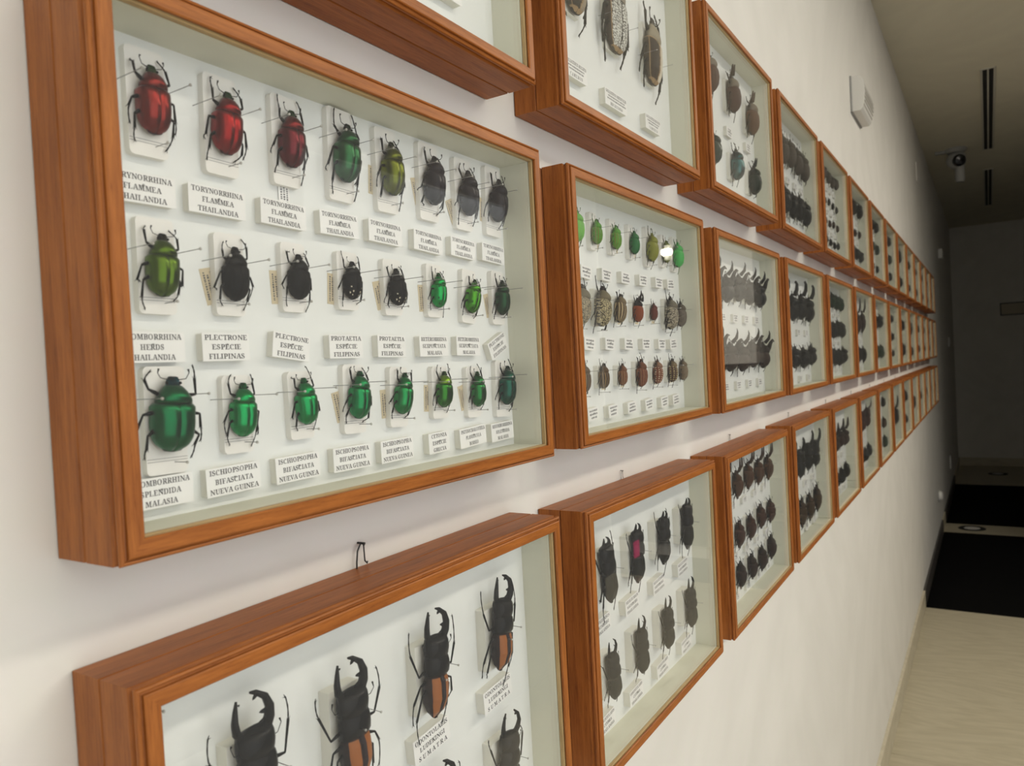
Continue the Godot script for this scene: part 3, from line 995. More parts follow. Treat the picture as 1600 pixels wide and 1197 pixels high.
	for r in 3:
		for i in 8:
			var s: Array = rows[r][i]
			var x: float = FLOWER_X[i]
			var y: float = ys[r] + [0.0, -0.001, 0.0008, 0.002, 0.0005, 0.001, -0.001, 0.0][i]
			var spot := "%s row, %s" % [ROW_WORD[r], where]
			var c := hue(s[3], s[4])
			c.merge(s[7], true)
			var d := {"form": "flower", "len": s[0], "width": s[0] * s[1] * 0.93, "height": s[0] * 0.33, "colors": c, "skin": "chitin_gloss" if s[5] != metal else metal, "wing_skin": s[5], "seed": r * 8 + i + 3, "spread": 0.75 if r < 2 else 0.6}
			if "black-spotted" in s[2]:
				d.pattern = "spots"
				c.dots = [[0.12, 0.75, 0.05], [0.62, 0.85, 0.055], [0.86, 0.6, 0.05]]
			elif "spotted" in s[2]:
				d.pattern = "spots"
				c.dots = dots
			elif s[2] in ["slim green", "green bronze", "matt black", "small matt black"]:
				d.ridge = 0.03
			if r == 2 and i == 0:
				d.spread = 0.9
			beetle("flower_beetle", "flower %d %d" % [r, i], d, "%s beetle, %s in %s" % [s[2], ORDINAL[i], spot], "flower beetles in " + where, at_case(1, 0, x, y, BOARD_Z + 0.0052), s[6])
			# the card is longer than the beetle, mostly below it
			var up: float = [0.27, 0.26, 0.14][r] * s[0]
			var down: float = [0.30, 0.26, 0.30][r] * s[0]
			var cw := clampf(s[0] * s[1] * 1.14, 0.0185, 0.0225)
			mounting_card(at_case(1, 0, x - 0.0005, y + (up - down) / 2, BOARD_Z + 0.0002), Vector2(cw, s[0] + up + down), 0.0048, "white mounting card under beetle, %s in %s" % [ORDINAL[i], spot], "mounting cards in " + where, -s[6] * 0.25)
			var pg := "pins in " + where
			var py: float = y + s[0] * (0.23 if r < 2 else 0.22)
			pin(at_case(1, 0, x - 0.0142, py, BOARD_Z), 0.0245, "long steel pin before beetle, %s in %s" % [ORDINAL[i], spot], pg)
			pin(at_case(1, 0, x + 0.0142, py + 0.001, BOARD_Z), 0.0205, "shorter steel pin after beetle, %s in %s" % [ORDINAL[i], spot], pg)
			pin(at_case(1, 0, x + 0.003, y - s[0] / 2 - down + 0.0058, BOARD_Z + 0.0050), 0.0105, "short steel pin in beetle card, %s in %s" % [ORDINAL[i], spot], "card pins in " + where)
			name_label(at_case(1, 0, x - 0.0065, label_y[r] - (0.001 if i > 4 and r == 0 else 0.0), BOARD_Z + 0.0002), Vector2(label_w[r][i], 0.0155), 0.0060, words[r][i], "white name label, %s in %s" % [ORDINAL[i], spot], "name labels in " + where, label_tilt[r][i])
			if i in data[r] or (r == 0 and i in [4, 5, 7]):
				data_label(at_case(1, 0, x - 0.0105, y - s[0] * 0.22, BOARD_Z + 0.0004), Vector2(0.0085, 0.020), "small tan data label behind card, %s in %s" % [ORDINAL[i], spot], "data labels in " + where, [2.0, -4.0, 12.0][(i + r) % 3], i + r * 9)
	data_label(at_case(1, 0, FLOWER_X[2] - 0.001, 0.0595, BOARD_Z + 0.001), Vector2(0.0085, 0.018), "pale data label hanging below purple red beetle's card, " + where, "data labels in " + where, 0, 77, true)
	data_label(at_case(1, 0, FLOWER_X[6] - 0.012, 0.0720, BOARD_Z + 0.0008), Vector2(0.0085, 0.020), "tilted tan data label beside violet black beetle's card, " + where, "data labels in " + where, 24, 78)


# ------------------------------------------------------------------ the case next to it: chafers in three rows of seven

func build_mixed_case() -> void:
	var where := case_words(1, 1)
	var xs := [-0.1360, -0.0885, -0.0390, 0.0125, 0.0650, 0.1165, 0.1580]
	var ys := [0.0860, 0.0065, -0.0680]
	var metal := "chitin_metal"
	var lime := Color(0.13, 0.40, 0.06)
	var brown := Color(0.05, 0.028, 0.016)
	var cream := Color(0.50, 0.43, 0.29)
	var rows := [
		[["lime green", 0.033, 0.60, lime, "plain", {}], ["striped green", 0.027, 0.58, Color(0.08, 0.26, 0.03), "stripe", {"mark": Color(0.16, 0.16, 0.03)}], ["striped green", 0.027, 0.58, Color(0.09, 0.28, 0.03), "stripe", {"mark": Color(0.15, 0.17, 0.03)}], ["dark green", 0.028, 0.54, Color(0.02, 0.14, 0.04), "plain", {}], ["yellow green", 0.036, 0.50, Color(0.21, 0.22, 0.03), "plain", {}], ["olive", 0.029, 0.56, Color(0.13, 0.16, 0.025), "plain", {}], ["bright green", 0.034, 0.56, Color(0.06, 0.40, 0.09), "plain", {}]],
		[["black speckled", 0.042, 0.54, Color(0.03, 0.026, 0.022), "speckle", {"mark": cream}], ["cream speckled", 0.044, 0.54, Color(0.035, 0.025, 0.018), "speckle", {"mark": Color(0.56, 0.48, 0.28)}], ["fawn lined", 0.033, 0.55, Color(0.09, 0.06, 0.035), "stripe", {"mark": Color(0.40, 0.31, 0.17)}], ["red-winged black horned", 0.029, 0.56, Color(0.20, 0.045, 0.012), "plain", {"pron": Color(0.012, 0.01, 0.01), "head": Color(0.012, 0.01, 0.01)}], ["small red-brown", 0.022, 0.62, Color(0.10, 0.022, 0.012), "plain", {}], ["large cream speckled", 0.043, 0.50, Color(0.03, 0.026, 0.022), "speckle", {"mark": Color(0.52, 0.46, 0.34)}], ["grey mottled", 0.034, 0.52, Color(0.06, 0.05, 0.04), "speckle", {"mark": Color(0.20, 0.17, 0.13)}]],
		[["dark brown lined", 0.031, 0.54, brown, "stripe", {"mark": Color(0.20, 0.14, 0.07)}], ["brown lined", 0.027, 0.55, brown, "stripe", {"mark": Color(0.23, 0.15, 0.07)}], ["reddish lined", 0.025, 0.53, Color(0.14, 0.05, 0.022), "stripe", {"mark": Color(0.25, 0.13, 0.06)}], ["chestnut long-legged", 0.033, 0.50, Color(0.13, 0.038, 0.016), "stripe", {"mark": Color(0.2, 0.09, 0.04)}], ["chestnut white-dotted", 0.031, 0.50, Color(0.15, 0.045, 0.02), "rows", {"mark": Color(0.48, 0.36, 0.24)}], ["brown yellow-dotted", 0.031, 0.54, Color(0.055, 0.03, 0.016), "rows", {"mark": Color(0.42, 0.33, 0.15)}], ["fawn dusty", 0.029, 0.52, Color(0.13, 0.095, 0.06), "speckle", {"mark": Color(0.22, 0.17, 0.11)}]],
	]
	var label_y := [0.0405, -0.0335, -0.1070]
	for r in 3:
		for i in 7:
			var s: Array = rows[r][i]
			var spot := "%s row, %s" % [ROW_WORD[r], where]
			var c := hue(s[3])
			if r == 0:
				c.head = s[3]
				c.leg = s[3].lerp(Color(0.01, 0.01, 0.01), 0.75)
			c.merge(s[5], true)
			if r > 0 and s[4] != "plain":
				c.pron = s[3].lerp(c.mark, 0.25)
			var d := {"form": "flower", "len": s[1], "width": s[1] * s[2], "height": s[1] * 0.34, "colors": c, "skin": metal if r == 0 else "chitin_satin", "pattern": s[4], "seed": 200 + r * 8 + i, "spread": 0.35}
			if r == 0:
				d.skin = "chitin_gloss"
			if r == 1 and i == 3:
				d.horns = [[[0, 0.46, 0.6, 0.20], [0.0, 0.60, 0.9, 0.16], [-0.1, 0.78, 1.0, 0.05]], [[0.35, 0.34, 0.9, 0.2], [0.42, 0.5, 1.1, 0.14], [0.35, 0.68, 1.1, 0.04]], [[-0.35, 0.34, 0.9, 0.2], [-0.42, 0.5, 1.1, 0.14], [-0.35, 0.66, 1.1, 0.04]]]
			var tilt: float = [4, 3, 5, 4, 9, 5, 3][i] + (7 if r == 1 and i < 3 else 0)
			beetle("chafer", "mixed %d %d" % [r, i], d, "%s beetle, %s in %s" % [s[0], ORDINAL[i], spot], "chafers in " + where, at_case(1, 1, xs[i], ys[r], BOARD_Z + 0.0058), tilt)
			if r == 0:
				mounting_card(at_case(1, 1, xs[i], ys[r] + 0.001, BOARD_Z + 0.0002), Vector2(0.016, s[1] + 0.013), 0.0054, "white mounting card under beetle, %s in %s" % [ORDINAL[i], spot], "mounting cards in " + where, -1.0)
			else:
				mounting_card(at_case(1, 1, xs[i], ys[r] - 0.001, BOARD_Z + 0.0002), Vector2(0.014, s[1] * 0.9), 0.0054, "pale foam block under beetle, %s in %s" % [ORDINAL[i], spot], "foam blocks in " + where, -1.0, false, "mounting_block")
			pin(at_case(1, 1, xs[i] + 0.012, ys[r] + 0.006, BOARD_Z), 0.021, "fine steel pin beside beetle, %s in %s" % [ORDINAL[i], spot], "pins in " + where)
			if i < 6:
				pin(at_case(1, 1, xs[i] + 0.002, ys[r] - s[1] * 0.5 - 0.004, BOARD_Z + 0.003), 0.012, "short steel pin below beetle, %s in %s" % [ORDINAL[i], spot], "short pins in " + where)
				data_label(at_case(1, 1, xs[i] + 0.017, ys[r] - s[1] * 0.28, BOARD_Z + 0.0004), Vector2(0.0095, 0.0155), "small tan data label beside beetle, %s in %s" % [ORDINAL[i], spot], "data labels in " + where, [0.0, -3.0, 4.0][i % 3], 300 + i + r * 7)
			if i > 0:
				name_label(at_case(1, 1, xs[i] - 0.024, label_y[r] + 0.0008 * (i if r == 0 else 0), BOARD_Z + 0.0002), Vector2(0.0245, 0.0135), 0.0065, "", "small white name label, %s in %s" % [ORDINAL[i - 1], spot], "name labels in " + where, [-4.0, -3.0, -2.0, 0.0, 0.0, 3.0][i - 1] if r < 2 else 4.0, 400 + i % 3)


# ------------------------------------------------------------------ goliath beetles (top tier)

func build_goliath_cases() -> void:
	var where := case_words(0, 1)
	var black := Color(0.016, 0.014, 0.011)
	var cream := Color(0.62, 0.57, 0.46)
	var tan_ := Color(0.33, 0.22, 0.11)
	var looks := [
		["dark goliath beetle with pale-edged wing cases", -0.112, 0.022, 0.074, 3, "bordered", {"wing": Color(0.03, 0.02, 0.014), "edge": tan_, "pale": Color(0.30, 0.25, 0.18), "pron": Color(0.06, 0.045, 0.03), "flank": Color(0.05, 0.04, 0.028)}],
		["goliath beetle with white wing cases netted in black", -0.0105, 0.024, 0.094, 3, "net", {"wing": Color(0.66, 0.66, 0.60), "edge": tan_, "mark": black, "pron": Color(0.30, 0.26, 0.2), "belly": Color(0.08, 0.07, 0.05), "flank": Color(0.045, 0.035, 0.024)}],
		["goliath beetle with dark shield and white flank", 0.101, 0.016, 0.086, 5, "bordered", {"wing": Color(0.028, 0.016, 0.011), "edge": tan_, "pale": cream, "pron": Color(0.32, 0.28, 0.2), "belly": Color(0.05, 0.04, 0.03), "flank": Color(0.055, 0.045, 0.028)}],
	]
	var words := ["GOLIATHUS REGIUS\nC A M E R U N", "GOLIATHUS ORIENTALIS\nREP. DE CONGO", "GOLIATHUS REGIUS\nC A M E R U N"]
	for i in 3:
		var s: Array = looks[i]
		var c := hue(Color(0.03, 0.02, 0.015))
		c.head = Color(0.07, 0.06, 0.045)
		c.merge(s[6], true)
		c.leg = Color(0.014, 0.012, 0.011)
		var d := {"form": "flower", "len": s[3], "width": s[3] * 0.54, "height": 0.0138, "colors": c, "skin": "chitin_satin", "pattern": s[5], "seed": 500 + i, "spread": 0.55, "leg_r": 0.021}
		beetle("goliath_beetle", "goliath %d" % i, d, "%s, %s" % [s[0], where], "goliath beetles in " + where, at_case(0, 1, s[1], s[2], BOARD_Z + 0.0052), s[4])
		mounting_card(at_case(0, 1, s[1] - 0.002, s[2] - 0.004, BOARD_Z + 0.0002), Vector2(0.036, s[3] * 0.86), 0.005, "pale foam block under %s" % s[0], "foam blocks in " + where, 0, false, "mounting_block")
		pin(at_case(0, 1, s[1] + 0.0265, s[2] - 0.012, BOARD_Z), 0.026, "steel pin after the %s goliath beetle, %s" % [ORDINAL[i], where], "pins in " + where)
		pin(at_case(0, 1, s[1] - 0.026, s[2] - 0.010, BOARD_Z), 0.026, "steel pin before the %s goliath beetle, %s" % [ORDINAL[i], where], "pins in " + where)
		var at := at_case(0, 1, [-0.115, -0.0165, 0.0955][i], [-0.0730, -0.0785, -0.0770][i], BOARD_Z + 0.0002)
		var lw: float = [0.050, 0.060, 0.050][i]
		var o := thing("name_label", "white name label under the %s, %s" % [["first", "second", "third"][i] + " goliath beetle", where], "label", at, PI / 2, "name labels in " + where)
		part("foam_block", chamfer_box(Vector3(lw * 0.96, 0.0175, 0.008), 0.0003), M.foam, o, Vector3(0, 0, 0.004))
		part("paper", chamfer_box(Vector3(lw, 0.019, 0.0004), 0.0001), M.paper, o, Vector3(0, 0, 0.0082))
		var pieces: PackedStringArray = words[i].split("\n")
		var t := text_mesh(pieces[0], lw * 0.92, 0.0034)
		part("lettering", t.mesh, M.ink, o, Vector3(0, 0.0062, 0.00846)).scale = Vector3(t.sx, t.sy, 1)
		part("small_print", print_marks(2, lw * 0.92, 0.0032, 610 + i), M.grey_ink, o, Vector3(0, 0.0004, 0.00846))
		t = text_mesh(pieces[1], lw * 0.55, 0.0034)
		part("lettering", t.mesh, M.ink, o, Vector3(0, -0.0062, 0.00846)).scale = Vector3(t.sx, t.sy, 1)
	# the case before it: only its lower edge with one foam block is in view
	where = case_words(0, 0)
	for i in 3:
		mounting_card(at_case(0, 0, -0.11 + i * 0.11, 0.012, BOARD_Z + 0.0002), Vector2(0.036, 0.07), 0.005, "pale foam block, %s of three, %s" % [ORDINAL[i], where], "foam blocks in " + where, 0, false, "mounting_block")
		var c := hue(Color(0.05, 0.03, 0.02))
		beetle("goliath_beetle", "plain goliath", {"form": "flower", "len": 0.08, "width": 0.043, "height": 0.02, "colors": c, "skin": "chitin_satin", "seed": 520, "spread": 0.5, "leg_r": 0.018}, "brown goliath beetle, %s of three, %s" % [ORDINAL[i], where], "goliath beetles in " + where, at_case(0, 0, -0.11 + i * 0.11, 0.016, BOARD_Z + 0.0052), 4)
		name_label(at_case(0, 0, -0.115 + i * 0.11, -0.0745, BOARD_Z + 0.0002), Vector2(0.045, 0.017), 0.008, "", "white name label, %s of three, %s" % [ORDINAL[i], where], "name labels in " + where, 0, 620)
	# the third: six large chafers in two rows
	where = case_words(0, 2)
	var six := [
		["brown pale-shouldered", -0.112, 0.058, 0.058, -3, Color(0.07, 0.03, 0.018), "chitin_satin"], ["brown broad", 0.008, 0.060, 0.062, -8, Color(0.065, 0.03, 0.02), "chitin_satin"], ["chestnut long-necked", 0.125, 0.050, 0.062, 2, Color(0.10, 0.045, 0.022), "chitin_satin"],
		["dark green", -0.112, -0.056, 0.050, 3, Color(0.015, 0.03, 0.02), "chitin_gloss"], ["shining blue green", 0.013, -0.056, 0.052, -1, Color(0.02, 0.09, 0.09), "chitin_metal"], ["blackish green horned", 0.123, -0.062, 0.052, 0, Color(0.014, 0.022, 0.014), "chitin_gloss"]]
	for i in 6:
		var s: Array = six[i]
		var c := hue(s[5], 0.3)
		if i < 3:
			c.pron = Color(0.20, 0.17, 0.13)
		var d := {"form": "flower", "len": s[3], "width": s[3] * 0.56, "height": 0.019, "colors": c, "skin": s[6], "seed": 530 + i, "spread": 0.5, "ridge": 0.02 if i < 3 else 0.0}
		if i in [1, 2, 5]:
			d.horns = [[[-0.2, 0.47, 0.5, 0.16], [-0.25, 0.60, 0.6, 0.12], [-0.4, 0.72, 0.7, 0.05]], [[0.2, 0.47, 0.5, 0.16], [0.25, 0.60, 0.6, 0.12], [0.3, 0.74, 0.7, 0.05]]]
		beetle("giant_chafer", "giant %d" % i, d, "%s beetle, %s row, %s" % [s[0], ["upper", "lower"][i / 3], where], "giant chafers in " + where, at_case(0, 2, s[1], s[2], BOARD_Z + 0.0062), s[4])
		mounting_card(at_case(0, 2, s[1] - 0.002, s[2] - 0.003, BOARD_Z + 0.0002), Vector2(0.026, s[3] * 0.85), 0.006, "pale foam block under the %s beetle, %s" % [s[0], where], "foam blocks in " + where, 0, false, "mounting_block")
		name_label(at_case(0, 2, s[1] - 0.004, -0.0035 if i < 3 else -0.106, BOARD_Z + 0.0002), Vector2(0.032, 0.016), 0.006, "", "white name label under the %s beetle, %s" % [s[0], where], "name labels in " + where, 0, 630 + i)


# ------------------------------------------------------------------ stag beetles (bottom tier)

func build_stag_cases() -> void:
	var where := case_words(2, 0)
	var black := Color(0.006, 0.006, 0.007)
	var c := {"wing": Color(0.30, 0.105, 0.03), "mark": Color(0.02, 0.014, 0.012), "pron": black, "head": black, "leg": black, "belly": black, "edge": black, "pale": black}
	var jaws := [
		[[[0.62, -0.02, 0.20], [0.92, 0.07, 0.19], [1.0, 0.17, 0.16], [0.92, 0.27, 0.11], [0.78, 0.35, 0.05]], [[0.62, -0.02, 0.24], [0.78, 0.08, 0.24], [0.80, 0.18, 0.21], [0.62, 0.28, 0.17], [0.22, 0.345, 0.12], [-0.02, 0.36, 0.05]]],
	]
	var teeth := [[[0.7, 0.30, 0.62, 0.31, 0.06]], [[0.62, 0.06, 0.16, 0.05, 0.13], [0.66, 0.14, 0.30, 0.15, 0.12], [0.25, 0.32, 0.02, 0.29, 0.10]]]
	var xs := [-0.119, -0.0460, 0.0360, 0.1225]
	var lens := [0.060, 0.061, 0.0585, 0.0575]
	var tilt := [-2, -2, 5, 8]
	for r in 2:
		for i in 4:
			var n := r * 4 + i
			var b := {"form": "stag", "len": lens[i] * (1.0 if r == 0 else 0.96), "width": lens[i] * 0.42, "height": 0.0150, "colors": c, "skin": "chitin_gloss", "pattern": "orange", "jaws": jaws[0], "teeth": teeth, "seed": 700 + n, "spread": 1.0, "leg_r": 0.014}
			if n == 5 or n == 7:
				b.colors = hue(black)
				b.colors.head = black
				b.colors.mark = black
				b.colors.leg = black
				b.jaws = [[[0.62, -0.02, 0.2], [0.9, 0.07, 0.18], [0.98, 0.17, 0.14], [0.85, 0.27, 0.09], [0.6, 0.33, 0.05]], [[0.62, -0.02, 0.2], [0.9, 0.07, 0.18], [0.98, 0.17, 0.14], [0.8, 0.27, 0.12], [0.45, 0.33, 0.06]]]
				b.teeth = [[[0.75, 0.27, 0.5, 0.26, 0.1]], [[0.75, 0.27, 0.5, 0.26, 0.1]]]
			var y := 0.051 if r == 0 else -0.058
			var look: String = ["orange-winged black stag", "all-black stag"][1 if n == 5 or n == 7 else 0]
			var spot := "%s row, %s" % [["upper", "lower"][r], where]
			beetle("stag_beetle", "stag %d" % n, b, "%s beetle, %s in %s" % [look, ORDINAL[i], spot], "stag beetles in " + where, at_case(2, 0, xs[i], y + [0.004, -0.004, 0.003, 0.005][i], BOARD_Z + 0.0095), tilt[i])
			mounting_card(at_case(2, 0, xs[i] - 0.001, y + 0.002, BOARD_Z + 0.0002), Vector2(0.026, 0.050), 0.0092, "pale foam block under stag beetle, %s in %s" % [ORDINAL[i], spot], "foam blocks in " + where, 0, false, "mounting_block")
			pin(at_case(2, 0, xs[i] + 0.0135, y + 0.008, BOARD_Z + 0.009), 0.0175, "steel pin beside stag beetle, %s in %s" % [ORDINAL[i], spot], "pins in " + where)
			pin(at_case(2, 0, xs[i] - 0.0005, y + 0.0025, BOARD_Z + 0.0225), 0.0035, "short pin through stag beetle's back, %s in %s" % [ORDINAL[i], spot], "body pins in " + where)
			name_label(at_case(2, 0, xs[i] + 0.0005, 0.0060 if r == 0 else -0.104, BOARD_Z + 0.0002), Vector2(0.041, 0.0185), 0.0085, "ODONTOLABIS\nLUDEKINGI\nS U M A T R A", "white name label, %s in %s" % [ORDINAL[i], spot], "name labels in " + where, 5 if i > 1 else 3)
	pin(at_case(2, 0, -0.173, 0.1165, BOARD_Z), 0.020, "lone steel pin in the corner of the board, " + where, "corner pins")
	data_label(at_case(2, 0, -0.1765, 0.1175, BOARD_Z + 0.0004), Vector2(0.012, 0.010), "small square tag in the corner of the board, " + where, "corner tags", 4, 790, true)

	where = case_words(2, 1)
	var bw := hue(Color(0.014, 0.012, 0.011))
	bw.leg = black
	bw.head = black
	bw.pron = black
	var xs2 := [-0.116, -0.0395, 0.0420, 0.1265]
	for r in 2:
		for i in 4:
			var n := r * 4 + i
			var length: float = [0.064, 0.060, 0.058, 0.060][i] if r == 0 else [0.050, 0.051, 0.050, 0.052][i]
			var jl := 0.5 if r == 0 else 1.0
			var b := {"form": "stag", "len": length, "width": length * (0.40 if r == 0 else 0.42), "height": 0.0145, "colors": bw, "skin": "chitin_satin" if r else "chitin_gloss", "seed": 720 + n, "spread": 0.7, "leg_r": 0.014}
			b.jaws = []
			for k in 2:
				b.jaws.append([[0.5, -0.02, 0.18], [0.72 if r else 0.55, 0.08 * jl, 0.16], [0.85 if r else 0.5, 0.18 * jl, 0.13], [0.7 if r else 0.35, 0.28 * jl, 0.09], [0.45 if r else 0.2, 0.33 * jl, 0.04]])
			var y := 0.0520 if r == 0 else -0.0560
			var spot := "%s row, %s" % [["upper", "lower"][r], where]
			beetle("stag_beetle", "black stag %d" % n, b, "black stag beetle with %s jaws, %s in %s" % [["short", "long"][r], ORDINAL[i], spot], "stag beetles in " + where, at_case(2, 1, xs2[i], y, BOARD_Z + 0.0095), ([-9, 1, 5, 3] if r == 0 else [-5, -2, 0, -2])[i])
			mounting_card(at_case(2, 1, xs2[i] - 0.001, y + 0.002, BOARD_Z + 0.0002), Vector2(0.025, 0.046), 0.0092, "pale foam block under stag beetle, %s in %s" % [ORDINAL[i], spot], "foam blocks in " + where, 0, false, "mounting_block")
			pin(at_case(2, 1, xs2[i] + 0.0135, y + 0.004, BOARD_Z + 0.009), 0.0175, "steel pin beside stag beetle, %s in %s" % [ORDINAL[i], spot], "pins in " + where)
			name_label(at_case(2, 1, xs2[i] - 0.006, [-0.0005, -0.1025][r], BOARD_Z + 0.0002), Vector2(0.037, 0.0175), 0.0085, ["NEOLUCANUS\nSAUNDERSI\nTHAILANDIA", "ODONTOLABIS\nCUVERA\nTHAILANDIA"][r], "white name label, %s in %s" % [ORDINAL[i], spot], "name labels in " + where, 4)


# ------------------------------------------------------------------ the other cases down the corridor

